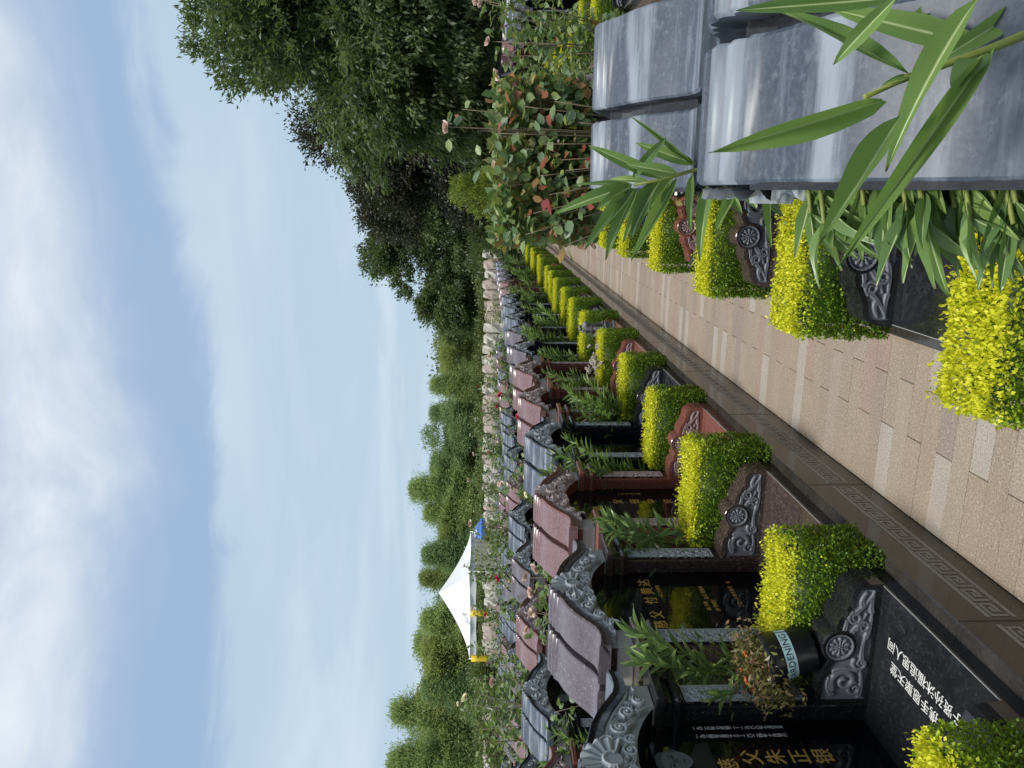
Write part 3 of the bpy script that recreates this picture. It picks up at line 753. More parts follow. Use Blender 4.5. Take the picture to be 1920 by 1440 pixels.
def portrait(par, dy, z, sc):
    """a likeness etched into the stone: head, hair, features and shoulders as thin inlays"""
    def blob(pts, x, mat, name, p):
        mb = MB(); n = len(pts); mb.prism([(dy+a*sc, z+b*sc) for a, b in pts], x-.0008, x, 'x'); return obj(name, mb.mesh(name, mat), p)
    ell = lambda cx, cz, rx, rz, n=20, a0=0, a1=2*math.pi: [(cx+rx*math.cos(a0+(a1-a0)*k/n), cz+rz*math.sin(a0+(a1-a0)*k/n)) for k in range(n if a1-a0 > 6 else n+1)]
    sh = blob([(-1.15, -1.75), (1.15, -1.75), (1.05, -1.2), (.6, -.95), (.32, -.75), (-.32, -.75), (-.6, -.95), (-1.05, -1.2)], -.0782, 'portrait_dark', 'portrait_shoulders', par)
    hd = blob([(.62*math.cos(a)*(1 if math.sin(a) > 0 else .93+.07*math.cos(a)), .80*math.sin(a)) for a in np.linspace(0, 2*math.pi, 24, endpoint=False)], -.0775, 'portrait_light', 'portrait_head', par)
    for s in (-1, 1):
        blob(ell(s*.64, -.02, .09, .17, 10), -.0774, 'portrait_mid', 'ear', hd); blob(ell(s*.26, .08, .13, .05, 10), -.0768, 'portrait_dark', 'eye', hd)
        blob([(s*.12, .2), (s*.4, .22), (s*.4, .26), (s*.12, .25)][::s], -.0768, 'portrait_dark', 'brow', hd)
    blob([(-.07, .1), (-.12, -.2), (.12, -.2), (.06, .1)], -.0768, 'portrait_mid', 'nose', hd); blob([(-.2, -.42), (0, -.46), (.2, -.42), (0, -.39)], -.0768, 'portrait_dark', 'mouth', hd)
    blob([(-.6, .22), (-.45, .52), (0, .6), (.45, .52), (.6, .22), (.55, .62), (.3, .86), (-.3, .86), (-.55, .62)], -.0768, 'portrait_mid', 'hair', hd)
portrait(st1, .145, 1.19, .085); portrait(TOMBS['L2', 1][1], .03, 1.19, .075)

# ------------------------------------------------------------------ foliage tools
def blade(rows, cols, fold=.18, droop=.25, wave=0.0):
    """a pointed leaf along +x, length 1, width 1 across y; returns verts, quads, rib"""
    V = []; R = []
    for i in range(rows):
        t = i/(rows-1); w = (math.sin(math.pi*min(1, t*.97+.02)**.85)**.8)*.5*(1-.12*t)
        if i == rows-1: w = .004
        if i == 0: w = .05
        for j in range(cols):
            c = (j/(cols-1)-.5)*2
            if cols == 5: c = (-1, -.14, 0, .14, 1)[j]
            V.append((t, c*w, abs(c)*w*fold*2*.5-droop*t*t+wave*math.sin(t*9+c*2)*abs(c)*.02)); R.append(1. if (cols == 5 and j == 2) else 0.)
    Fq = [(i*cols+j, (i+1)*cols+j, (i+1)*cols+j+1, i*cols+j+1) for i in range(rows-1) for j in range(cols-1)]
    return np.array(V), np.array(Fq), np.array(R)
def frames(d, up):
    """rotation matrices (columns: along the leaf, across it, its normal) for arrays of directions"""
    d = d/np.linalg.norm(d, axis=1, keepdims=True); y = np.cross(up, d); y /= np.linalg.norm(y, axis=1, keepdims=True)+1e-9
    return np.stack([d, y, np.cross(d, y)], -1)
def scatter(name, T, pos, M3, size, tint, mat, extra=None, smooth=False):
    """many copies of a leaf joined into one mesh; size is (n,3)"""
    V0, F0, R0 = T; n = len(pos); k = len(V0)
    V = (M3 @ (V0[None]*size[:, None, :]).transpose(0, 2, 1)).transpose(0, 2, 1)+pos[:, None, :]
    Fq = (F0[None]+(np.arange(n)*k)[:, None, None]).reshape(-1, F0.shape[1])
    V = V.reshape(-1, 3); tt = np.repeat(tint, k); rr = np.tile(R0, n)
    if extra is not None:
        Ve, Fe, te = extra; Fq = np.r_[Fq, np.asarray(Fe)+len(V)]; V = np.r_[V, Ve]; tt = np.r_[tt, np.full(len(Ve), te)]; rr = np.r_[rr, np.zeros(len(Ve))]
    return np_mesh(name, V, Fq, mat, {'tint': tt, 'rib': rr}, smooth)
def unit(n, rng): v = rng.normal(size=(n, 3)); return v/np.linalg.norm(v, axis=1, keepdims=True)
SMALL = (np.array([(0, 0, 0), (.5, .5, .12), (1, 0, 0), (.5, -.5, .12)], float), np.array([(0, 3, 2, 1)]), np.zeros(4))
B3 = blade(5, 3); B5 = [blade(9, 5, .2, dr, 1.) for dr in (.05, .18, .32, -.06)]

# ------------------------------------------------------------------ clipped hedges
def hedge_mesh(seed, n=19000):
    rng = np.random.default_rng(seed); lx, ly, lz, z0 = .565, .255, .40, .295
    area = np.array([lx*ly*1.7, lx*lz, lx*lz, ly*lz, ly*lz*.5]); side = rng.choice(5, n, p=area/area.sum())
    a, b = rng.random(n), rng.random(n); P = np.zeros((n, 3)); Nn = np.zeros((n, 3))
    for k in range(5):
        m = side == k
        if k == 0: P[m] = np.c_[a[m]*lx, (b[m]-.5)*ly, np.full(m.sum(), lz)]; Nn[m] = (0, 0, 1)
        if k in (1, 2): sg = -1 if k == 1 else 1; P[m] = np.c_[a[m]*lx, np.full(m.sum(), sg*ly/2), b[m]*lz]; Nn[m] = (0, sg, 0)
        if k in (3, 4): sg = 1 if k == 3 else -1; P[m] = np.c_[np.full(m.sum(), lx if sg > 0 else 0), (a[m]-.5)*ly, b[m]*lz]; Nn[m] = (sg, 0, 0)
    bump = .0045*(np.sin(P[:, 0]*23+seed)+np.sin(P[:, 2]*29+P[:, 1]*31+seed*2)+np.sin(P[:, 1]*37-P[:, 0]*17))
    P += Nn*(bump-np.abs(rng.normal(0, .016, n))+.008)[:, None]
    # rounded shoulders
    e = np.clip((P[:, 2]-lz+.05)/.05, 0, 1); P[:, 1] *= 1-.05*e; P[:, 0] = lx/2+(P[:, 0]-lx/2)*(1-.02*e)
    sp = (side == 0) & (rng.random(n) < .16); P[sp, 2] += rng.random(sp.sum())*.035
    d = Nn*.8+unit(n, rng)*.9; d[:, 2] += .35
    M3 = frames(d, unit(n, rng)+Nn*.6)
    sz = rng.uniform(.011, .0175, n); size = np.c_[sz, sz*.62, sz]
    h = np.clip(P[:, 2]/lz, 0, 1.1)
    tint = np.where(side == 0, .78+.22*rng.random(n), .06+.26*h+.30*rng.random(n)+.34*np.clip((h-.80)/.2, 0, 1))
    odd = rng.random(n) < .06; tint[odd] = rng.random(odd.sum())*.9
    P += (.0, 0, z0); i = .045
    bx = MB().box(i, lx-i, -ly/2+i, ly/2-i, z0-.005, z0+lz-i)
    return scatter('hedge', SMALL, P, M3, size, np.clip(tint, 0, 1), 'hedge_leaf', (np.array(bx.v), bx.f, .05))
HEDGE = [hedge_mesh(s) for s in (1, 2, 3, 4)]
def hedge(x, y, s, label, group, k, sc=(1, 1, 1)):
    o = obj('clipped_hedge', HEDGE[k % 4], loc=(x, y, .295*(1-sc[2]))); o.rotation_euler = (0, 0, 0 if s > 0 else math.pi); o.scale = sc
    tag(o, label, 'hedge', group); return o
def hedge_row(key, words, group, first=-1, last=None):
    xf, s, c0, n = ROWS[key]
    for i in range(first, last or n):
        y = c0+PITCH_Y*(i+.5); r = random.Random(i*7+len(key)*13+(s > 0)*3)
        if i < 0: lab = 'golden clipped hedge in front of the nearest tombstone %s' % words
        elif i == n-1: lab = 'golden clipped hedge beyond the last tombstone %s' % words
        else: lab = 'golden clipped hedge between %s and %s tombstones %s' % (ORD[i+1], ORD[i+2], words)
        hedge(xf+s*(.025+r.uniform(-.01, .01)), y, s, lab, group, i+5, (1+r.uniform(-.05, .03), 1+r.uniform(-.12, .08), 1+r.uniform(-.12, .06)))
hedge_row('L1', 'left of the path', 'clipped hedges left of the path')
hedge_row('R1', 'right of the path', 'clipped hedges right of the path')
hedge_row('R2', 'beyond the second path', 'clipped hedges beyond the second path', 0)

# ------------------------------------------------------------------ oleanders
LEAF5 = [np_mesh('leaf', V, Fq, 'oleander_leaf_single', {'rib': R, 'tint': np.zeros(len(V))}, True) for V, Fq, R in B5]
def leaf_obj(par, base, tip, up, width, k=0, name='leaf', mesh=None, inv=None):
    """one leaf as an object of its own, from base to tip (world), blade facing up"""
    d = Vector(tip)-Vector(base); L_ = d.length; d.normalize(); y = Vector(up).cross(d).normalized(); z = d.cross(y)
    m = Matrix((d*L_, y*width, z*L_)).transposed().to_4x4(); m.translation = base
    o = obj(name, mesh or LEAF5[k % 4], par); o.matrix_local = Matrix.Translation(-Vector(par.location)) @ m
    return o
def oleander_form(rng, stems, h, spread, low=.42):
    """stems as point lists and leaves as (base, direction, length)"""
    st, lv = [], []
    for i in range(stems):
        a = rng.uniform(0, 2*math.pi); r = spread*math.sqrt(rng.uniform(.05, 1)); hh = h*rng.uniform(.55, 1)
        top = np.array([r*math.cos(a), r*math.sin(a), hh]); bend = np.array([r*.25*math.cos(a), r*.25*math.sin(a), hh*.6])
        pts = [np.zeros(3), bend*.5, bend, (bend+top)/2+np.array([0, 0, hh*.03]), top]; st.append(pts)
        s = low
        while s < 1:
            q = s*4; j = min(3, int(q)); p = pts[j]+(pts[j+1]-pts[j])*(q-j); ax = pts[j+1]-pts[j]; ax /= np.linalg.norm(ax)
            ph = rng.uniform(0, 6.28)
            for m in range(3):
                w = ph+m*2.094; o = np.array([math.cos(w), math.sin(w), 0]); up = .75+.8*(s-low)/(1-low)
                lv.append((p, o*1.0+ax*up+rng.normal(0, .12, 3), rng.uniform(.11, .175)*(1.15-.3*s)))
            s += rng.uniform(.035, .06)/hh*1.15
        for m in range(4):
            w = rng.uniform(0, 6.28); lv.append((top, ax*1.6+np.array([math.cos(w), math.sin(w), 0])*.45, rng.uniform(.09, .14)))
    return st, lv
def oleander_mesh(seed, stems, h, spread):
    rng = np.random.default_rng(seed); st, lv = oleander_form(rng, stems, h, spread); n = len(lv)
    P = np.array([q[0] for q in lv]); d = np.array([q[1] for q in lv]); L_ = np.array([q[2] for q in lv])
    M3 = frames(d, np.tile([0, 0, 1.], (n, 1))+rng.normal(0, .25, (n, 3)))
    return scatter('foliage', B3, P, M3, np.c_[L_, L_*.17, L_], rng.random(n), 'oleander_leaf', smooth=True), st
def stems_mesh(st, r0=.007, r1=.003, mat='stem_green'):
    mb = MB()
    for p in st: mb.tube(p, list(np.linspace(r0, r1, len(p))), 5)
    return mb.mesh('stems', mat, True)
OLE = []
for sd, ns, hh, sp in ((1, 15, 1.0, .26), (2, 17, .9, .28), (3, 13, 1.15, .28), (4, 18, .8, .30)):
    m, st = oleander_mesh(sd, ns, hh, sp); OLE.append((m, stems_mesh(st)))
def oleander(x, y, label, group, k, sc=1., rz=0., z=.29):
    t = thing('oleander_bush', label, 'shrub', (x, y, z), rz, group); t.scale = (sc, sc, sc)
    obj('foliage', OLE[k % 4][0], t); obj('stems', OLE[k % 4][1], t); return t
def oleander_single(loc, label, group, seed, stems, h, spread, rz=0):
    """a near bush: every leaf an object of its own"""
    rng = np.random.default_rng(seed); st, lv = oleander_form(rng, stems, h, spread, .60); lv = lv[:300]
    t = thing('oleander_bush', label, 'shrub', loc, 0, group); obj('stems', stems_mesh(st), t)
    for i, (p, d, l) in enumerate(lv):
        b = Vector(loc)+Vector(p); leaf_obj(t, b, b+Vector(d).normalized()*l, Vector((0, 0, 1))+Vector(rng.normal(0, .25, 3)), l*.17, i)
    return t
gl = 'oleanders between the tombs left of the path'
skipL = {11: 0}
for i in range(0, 16):
    xf, s, c0, n = ROWS['L1']; y = c0+PITCH_Y*(i+.5); lab = 'oleander with narrow leaves between %s and %s tombstones left of the path' % (ORD[i+1], ORD[i+2])
    if i < 2: oleander_single((xf-.06+.02*i, y-.02, .29), lab, gl, 20+i, (16, 12)[i], (.98, .92)[i], (.28, .25)[i])
    else: oleander(xf-.03-.03*(i % 3), y, lab, gl, i, (.95, 1.0, 1.05, 1.1)[i % 4], i*1.3)
gr = 'oleanders between the tombs right of the path'
for i in range(2, 11):
    xf, s, c0, n = ROWS['R1']; y = c0+PITCH_Y*(i+.5)
    oleander(xf+.12, y, 'oleander with narrow leaves between %s and %s tombstones right of the path' % (ORD[i+1], ORD[i+2]), gr, i, .85, i)
for key, words_, x_ in (('L2', 'in the second row leftwards', -.1), ('L3', 'in the third row leftwards', -.1), ('R2', 'beyond the second path', .1)):
    xf, s, c0, n = ROWS[key]
    for i in range(n-1):
        if key == 'L3' and i % 2: continue
        oleander(xf+x_, c0+PITCH_Y*(i+.5), 'oleander between %s and %s tombstones %s' % (ORD[i+1], ORD[i+2], words_), 'oleanders '+words_, i+2, (1., 1.08, .95)[i % 3], i*2.1)

# the oleander beside the camera: leaves close to the lens, each its own object
def near_plant(label, loc, leaves, stems, depth, ups, group=None):
    t = thing('oleander_branch', label, 'plant', loc, 0, group)
    mb = MB()
    for pts, r in stems: mb.tube([at(px, py, d)-Vector(loc) for px, py, d in pts], list(np.linspace(r, r*.55, len(pts))), 7)
    obj('stem', mb.mesh('stem', 'stem_green', True), t)
    for i, (b, tp, wpx, db, dt, lift) in enumerate(leaves):
        B_, T_ = at(b[0], b[1], db), at(tp[0], tp[1], dt)
        up = (Vector((0, 0, EYE))-(B_+T_)/2).normalized()*1.0+Vector((0, 0, .35))+Rt*lift
        leaf_obj(t, B_, T_, up, wpx*(db+dt)/2/FPX*1.12, i)
    return t
D = .72
near_plant('large oleander sprig with long leaves hanging close in front of the grey tombstone roof', (.42, .58, .29),
    [((1845, 100), (1785, 165), 52, D, D-.02, .2), ((1855, 98), (1604, 455), 42, D, D-.06, -.5), ((1835, -6), (1640, 275), 46, D-.05, D-.03, .4), ((1690, 215), (1540, 465), 48, D-.04, D-.08, .1),
     ((1655, 188), (1342, 288), 46, D, D-.05, -.3), ((1705, 140), (1440, -10), 26, D, D+.02, .6), ((1680, -4), (1546, 132), 30, D-.06, D, -.2), ((1700, -6), (1380, 22), 34, D-.04, D, .1),
     ((1850, 88), (1555, 15), 46, D+.06, D+.1, .2), ((1860, 85), (1625, 125), 40, D+.12, D+.16, .3), ((1925, 8), (1790, 100), 40, D+.05, D+.02, -.3), ((1800, -8), (1705, 40), 34, D+.1, D+.1, .4),
     ((1700, 140), (1655, 158), 9, D, D, 0), ((1705, 146), (1650, 160), 9, D-.005, D-.005, .5)],
    [([(2050, 20, D+.02), (1920, 66, D), (1860, 90, D), (1700, 146, D), (1622, 182, D-.01)], .0052), ([(2300, -60, D+.2), (2050, 20, D+.02)], .006)], D, None)
D = 1.86
near_plant('oleander sprig with spreading leaves rising between the two nearest grey roofs', (.12, 1.83, .29),
    [((1238, 333), (1102, 272), 22, D, D, .2), ((1270, 326), (1179, 307), 22, D-.02, D-.04, .2), ((1187, 333), (1246, 256), 19, D, D-.05, -.2), ((1305, 308), (1192, 268), 22, D, D+.03, .1),
     ((1300, 310), (1180, 215), 9, D, D, .4), ((1188, 346), (1080, 342), 9, D, D, .2), ((1185, 348), (1047, 388), 24, D, D-.03, .1), ((1184, 352), (1117, 395), 22, D, D-.02, .2),
     ((1190, 352), (1096, 463), 24, D, D-.06, .1), ((1195, 352), (1131, 469), 25, D, D-.07, .2), ((1235, 342), (1180, 428), 27, D, D-.05, 0), ((1268, 335), (1182, 495), 22, D, D-.08, -.4),
     ((1262, 332), (1217, 388), 18, D, D-.04, .3), ((1299, 325), (1289, 429), 15, D-.1, D-.14, .5), ((1333, 343), (1302, 463), 24, D-.12, D-.18, -.2), ((1380, 349), (1340, 442), 18, D-.15, D-.2, -.4),
     ((1396, 341), (1418, 391), 24, D-.18, D-.2, .2), ((1250, 330), (1150, 420), 20, D+.03, D, .1), ((1215, 340), (1140, 330), 12, D+.02, D+.04, .3), ((1440, 345), (1450, 470), 14, D-.2, D-.25, -.3),
     ((1360, 345), (1390, 400), 20, D-.16, D-.19, .1), ((1230, 338), (1165, 440), 20, D+.02, D-.03, .2), ((1415, 345), (1460, 400), 20, D-.2, D-.24, .2)],
    [([(1760, 300, D), (1560, 315, D), (1400, 322, D), (1305, 318, D), (1240, 337, D), (1188, 347, D)], .0065)], D, None)
# the darker bush under it, in the gap in front of the camera
def whorl_bush():
    rng = np.random.default_rng(5); loc = (-.02, .575, .29)
    t = thing('oleander_bush', 'dense dark oleander bush drooping in front of the nearest grey roof', 'shrub', loc); mb = MB(); i = 0
    heads = [(1520, 400, 1.02), (1545, 420, .98), (1570, 375, 1.0), (1620, 385, .96), (1660, 380, .92), (1700, 395, .90), (1745, 385, .88), (1790, 390, .86), (1830, 375, .84), (1870, 400, .82), (1905, 380, .8), (1690, 365, .95), (1780, 365, .9), (1850, 355, .88), (1600, 360, 1.05), (1900, 420, .80), (1735, 420, .86), (1650, 350, 1.0), (1820, 410, .83)]
    for px, py, d in heads:
        p = at(px, py, d); b = Vector(loc); m = (b+p)/2+Vector((.03, 0, .12))
        m = p+Rt*.10-Up*.02+Fw*.04; mb.tube([m-Vector(loc), (m+p)/2+Up*.006-Vector(loc), p-Vector(loc)], [.004, .0035, .0025], 5)
        for k in range(15):
            dr = (-Rt*rng.uniform(.35, 1.1)-Up*rng.uniform(-.25, .95)+Fw*rng.uniform(-.5, .5)).normalized(); l = rng.uniform(.065, .10)
            q = p+(m-p)*rng.uniform(0, .8); leaf_obj(t, q, q+dr*l, Vector((0, 0, 1))-Fw*rng.uniform(0, .9)+Vector(rng.normal(0, .3, 3)), l*.19, i); i += 1
    obj('stems', mb.mesh('stems', 'stem_green', True), t)
whorl_bush()

# ------------------------------------------------------------------ roses
RL = (np.array([(0, 0, 0), (.25, .36, .05), (.6, .42, .06), (1, 0, -.06), (.6, -.42, .06), (.25, -.36, .05), (.4, 0, -.02)], float),
      np.array([(0, 6, 1, 1), (1, 6, 2, 2), (2, 6, 3, 3), (3, 6, 4, 4), (4, 6, 5, 5), (5, 6, 0, 0)])[:, [0, 1, 2]], np.zeros(7))
ROSE_LEAF = np_mesh('leaf', RL[0], RL[1], 'rose_leaf_single', {'tint': np.zeros(7)}, True)
def flower_mesh(seed, r, mat, n=30):
    """a full rose: petals in shells round the middle"""
    rng = np.random.default_rng(seed); P, D_, S_ = [], [], []
    for k in range(n):
        t = k/n; a = k*2.4; el = 1.45-.95*t; d = np.array([math.cos(a)*math.cos(el), math.sin(a)*math.cos(el), math.sin(el)])
        P.append(np.array([math.cos(a), math.sin(a), 0])*r*.12*t); D_.append(d); S_.append(r*(.62+.38*t))
    P = np.array(P); D_ = np.array(D_); S_ = np.array(S_); pet = (np.array([(0, 0, 0), (.5, .42, .10), (1, .28, .02), (1.02, -.28, .02), (.5, -.42, .10), (.6, 0, -.12)], float),
        np.array([(0, 5, 1), (1, 5, 2), (2, 5, 3), (3, 5, 4), (4, 5, 0)]), np.zeros(6))
    M3 = frames(D_, -P*40-np.array([0, 0, .6])+rng.normal(0, .15, (n, 3)))
    return scatter('bloom', pet, P, M3, np.c_[S_, S_, S_], rng.random(n), mat, smooth=True)
BLOOM = {c: flower_mesh(i, .05, 'petal_'+c) for i, c in enumerate(('blush', 'cream', 'red', 'white'))}
def rose_form(rng, shoots, h, spread):
    st, lv, tips = [], [], []
    for i in range(shoots):
        a = rng.uniform(0, 6.28); r = spread*math.sqrt(rng.uniform(.05, 1)); hh = h*rng.uniform(.6, 1)
        p0 = np.array([.05*math.cos(a), .05*math.sin(a), 0]); p2 = np.array([r*math.cos(a), r*math.sin(a), hh]); p1 = p2*[.35, .35, .62]+rng.normal(0, .03, 3)
        pts = list(bez(p0, p1, p2, n=7)); st.append(pts); tips.append(p2)
        for s in np.arange(.35, 1.0, .045):
            q = s*6; j = min(5, int(q)); p = pts[j]+(pts[j+1]-pts[j])*(q-j)
            for m in range(2):
                w = rng.uniform(0, 6.28); d = np.array([math.cos(w), math.sin(w), rng.uniform(-.2, .5)])
                for k in range(3):                     # leaflets along the leaf stalk
                    d2 = d+rng.normal(0, .45, 3); lv.append((p+d*(.025+.022*k), d2, rng.uniform(.04, .066), s))
    return st, lv, tips
def rose_mesh(seed, shoots, h, spread):
    rng = np.random.default_rng(seed); st, lv, tips = rose_form(rng, shoots, h, spread); n = len(lv)
    P = np.array([q[0] for q in lv]); d = np.array([q[1] for q in lv]); L_ = np.array([q[2] for q in lv])
    M3 = frames(d, np.tile([0, 0, 1.], (n, 1))+rng.normal(0, .4, (n, 3)))
    tint = np.clip(rng.random(n)*.75+.25*(rng.random(n) < .12), 0, 1)
    return scatter('foliage', RL, P, M3, np.c_[L_, L_*.8, L_], tint, 'rose_leaf', smooth=True), stems_mesh(st, .006, .0025, 'woody_stem'), tips
ROSE = [rose_mesh(s, n, h, sp) for s, n, h, sp in ((31, 20, 1.55, .36), (32, 17, 1.75, .40), (33, 22, 1.4, .44))]
def rose_bush(loc, label, group, k, colour, blooms, sc=1., rz=0.):
    t = thing('rose_bush', label, 'rose bush', loc, rz, group); t.scale = (sc, sc, sc); f, s, tips = ROSE[k % 3]
    obj('foliage', f, t); obj('stems', s, t); rng = random.Random(k*31+int(loc[1]*10))
    top = sorted(tips, key=lambda q: -q[2])
    for q in top[:blooms]:
        o = obj('bloom', BLOOM[colour], t, Vector(q)+Vector((0, 0, .02))); o.rotation_euler = (rng.uniform(-.5, .5), rng.uniform(-.5, .5), rng.uniform(0, 6)); w = rng.uniform(.6, .95); o.scale = (w, w, w)
    return t
xf = ROWS['L1'][0]
CW = {'blush': 'pale pink', 'cream': 'creamy yellow', 'red': 'crimson', 'white': 'white'}
for i, (c, nb, sc) in {1: ('blush', 2, .92), 2: ('blush', 4, 1.15), 3: ('cream', 2, .98), 4: ('blush', 2, 1.0), 5: ('red', 3, 1.08), 6: ('red', 2, 1.1), 7: ('blush', 2, 1.05), 8: ('white', 1, 1.0), 10: ('cream', 2, 1.05), 12: ('cream', 5, 1.2), 14: ('white', 2, 1.1)}.items():
    rose_bush((-2.72-.05*(i % 3), ROWS['L1'][2]+PITCH_Y*(i+.5), -.02), '%s rose bush behind the gap after the %s tombstone left of the path' % (CW[c], ORD[i+1]), 'rose bushes behind the left row', i, c, nb, sc, i)
for key, word in (('L2', 'second'), ('L3', 'third'), ('L4', 'fourth')):
    fx, s, c0, n = ROWS[key]
    for i in range(0, n-1, 1 if key != 'L4' else 2):
        c = ('blush', 'white', 'cream', 'blush', 'red')[(i+len(word)) % 5]
        rose_bush((fx-.78, c0+PITCH_Y*(i+.5), -.02), '%s rose bush behind %s tombstone of the %s row leftwards' % (CW[c], ORD[i+1], word), 'rose bushes behind the %s row leftwards' % word, i+len(word), c, 1, (1.2, 1.32, 1.1)[(i+len(key)) % 3]*(1.04 if key == 'L4' else 1), i*1.7)
fx, s, c0, n = ROWS['R2']
for i in range(0, n-1):
    c = ('red', 'cream', 'cream', 'blush')[i % 4]
    rose_bush((fx+.80, c0+PITCH_Y*(i+.5), -.02), '%s rose bush behind %s tombstone beyond the second path' % (CW[c], ORD[i+1]), 'rose bushes beyond the second path', i, c, 1, (1.1, 1.2, 1.0)[i % 3], i)
def big_rose():
    """the large bush right of the path: every leaf its own object"""
    rng = np.random.default_rng(77); d0 = 3.08; base = at(1085, 262, d0); loc = Vector((base.x, base.y, .29))
    t = thing('rose_bush', 'large rose bush with red young shoots above the path, right of centre', 'rose bush', loc)
    mb = MB(); tips = []
    ends = [(840, 238, 3.0), (868, 205, 3.05), (905, 300, 3.1), (960, 180, 3.1), (975, 240, 3.0), (1000, 150, 3.15), (1010, 330, 3.0), (985, 440, 3.0), (1060, 460, 3.05), (950, 350, 3.1), (1060, 400, 2.95), (1040, 190, 2.95), (1075, 150, 3.1), (930, 250, 2.95), (1020, 270, 2.9), (1060, 320, 2.9), (1000, 400, 2.95), (950, 425, 3.1), (1085, 230, 2.95), (1030, 365, 2.9), (985, 200, 3.0), (1050, 300, 3.05), (900, 245, 3.05)]
    i = 0
    for px, py, d in ends:
        e = at(px, py, d)-loc; m = e*.5+Vector((0, 0, .12)); pts = [Vector(q) for q in bez((0, 0, .1), tuple(m), tuple(e), n=8)]
        mb.tube(pts, list(np.linspace(.004, .0018, 8)), 5)
        for s in np.linspace(.4, 1, 5):
            q = s*7; j = min(6, int(q)); p = pts[j]+(pts[j+1]-pts[j])*(q-j)
            for k in range(3):
                if i >= 300: break
                w = rng.uniform(0, 6.28); dr = Vector((math.cos(w), math.sin(w)*.8, rng.uniform(-.5, .5))).normalized(); l = rng.uniform(.038, .064)
                b = loc+p+dr*rng.uniform(.01, .05); leaf_obj(t, b, b+dr*l, Vector((0, 0, 1))-Fw*.6+Vector(rng.normal(0, .45, 3)), l*.8, 0, mesh=ROSE_LEAF); i += 1
        if (px, py) in ((840, 238), (868, 205), (905, 300)) : tips.append(e)
    obj('stems', mb.mesh('stems', 'woody_stem', True), t)
    for e in tips[:1]: obj('bloom', BLOOM['blush'], t, e).scale = (.6, .6, .6)
    # the leafy mass low in the bush
    n = 3600; P = np.array([tuple(at(rng.uniform(925, 1110), rng.uniform(150, 455), rng.uniform(3.05, 3.45))-loc) for _ in range(n)]); dd = unit(n, rng)
    L_ = rng.uniform(.036, .062, n); M3 = frames(dd, np.tile([0, 0, 1.], (n, 1))+rng.normal(0, .5, (n, 3)))
    obj('inner_foliage', scatter('inner_foliage', RL, P, M3, np.c_[L_, L_*.8, L_], rng.random(n), 'rose_leaf', smooth=True), t)
big_rose()
rose_bush((.95, 5.6, -.02), 'tall rose bush with pale pink blooms behind the right tombs', None, 1, 'blush', 3, 1.12, .5)
rose_bush((.80, 7.1, -.02), 'bushy pale pink roses farther along behind the right tombs', None, 0, 'blush', 2, 1.15, 2.5)

# ------------------------------------------------------------------ trees
def crown(seed, c, rx, rz, lobes, clusters, per, leaf, aspect, mat, sigma=.26, cone=0., droop=0.):
    rng = np.random.default_rng(seed); c = np.array(c, float)
    u = unit(lobes, rng); u[:, 2] = np.where(u[:, 2] < -.75, -u[:, 2], u[:, 2]); rr = rng.uniform(.45, .78, lobes)[:, None]
    LC = u*rr; LR = rng.uniform(.30, .46, lobes)
    k = rng.integers(0, lobes, clusters); v = unit(clusters, rng); v[:, 2] = np.abs(v[:, 2])*.9-.25
    CP = LC[k]+v*(LR[k]*rng.uniform(.55, 1.05, clusters))[:, None]
    if cone:
        z = rng.random(clusters)**1.15*1.0; a = rng.uniform(0, 6.28, clusters); r = (1.0-z)**.75*rng.uniform(.25, 1.15, clusters)*(.75+.5*rng.random(9)[(a*9/6.29).astype(int)])*(.8+.2*np.sin(a*3+seed)+.14*np.sin(z*21+a*2))
        CP = np.c_[r*np.cos(a), r*np.sin(a), z*2-1]
    else:
        q = np.percentile(np.abs(CP[:, :2]), 96); CP[:, :2] *= .95/q; hi, lo = np.percentile(CP[:, 2], (98, 2)); CP[:, 2] = -.85+(CP[:, 2]-lo)/(hi-lo)*1.82
    if not cone:
        m_ = rng.random(clusters) < .2; CP[m_] = unit(m_.sum(), rng)*rng.uniform(0, .6, (m_.sum(), 1))
    CP = CP*[rx, rx, rz]; n = clusters*per
    ci = np.repeat(np.arange(clusters), per); sg = sigma*rng.uniform(.6, 1.25, clusters)
    P = CP[ci]+rng.normal(size=(n, 3))*sg[ci][:, None]*[1, 1, .65]
    out = P/np.array([rx, rx, rz]); d = out*.9+unit(n, rng)*.8; d[:, 2] -= droop
    M3 = frames(d, unit(n, rng)+np.array([0, 0, .8])); L_ = leaf*rng.uniform(.6, 1.35, n)
    tint = np.clip(rng.normal(.42, .24, clusters)[ci]+rng.normal(0, .13, n), 0, 1)
    return scatter('crown', SMALL, P+c, M3, np.c_[L_, L_*aspect, L_], tint, mat), LC*[rx, rx, rz]+c
def trunk_mesh(h0, top, lobes, r, seed, n=9):
    rng = random.Random(seed); mb = MB(); top = Vector(top)
    mid = Vector((rng.uniform(-.15, .15), rng.uniform(-.15, .15), h0))
    mb.tube([(0, 0, -.1), (mid.x*.4, mid.y*.4, h0*.5), mid, mid.lerp(top, .5), top], [r*1.25, r, r*.85, r*.5, r*.15], 9)
    for q in list(lobes)[:n]:
        q = Vector(q); s = mid.lerp(top, rng.uniform(0, .4)); m = s.lerp(q, .5)+Vector((0, 0, .15*(q-s).length)); mb.tube([s, m, q], [r*.42, r*.26, r*.06], 6)
    return mb.mesh('trunk', 'bark', True)
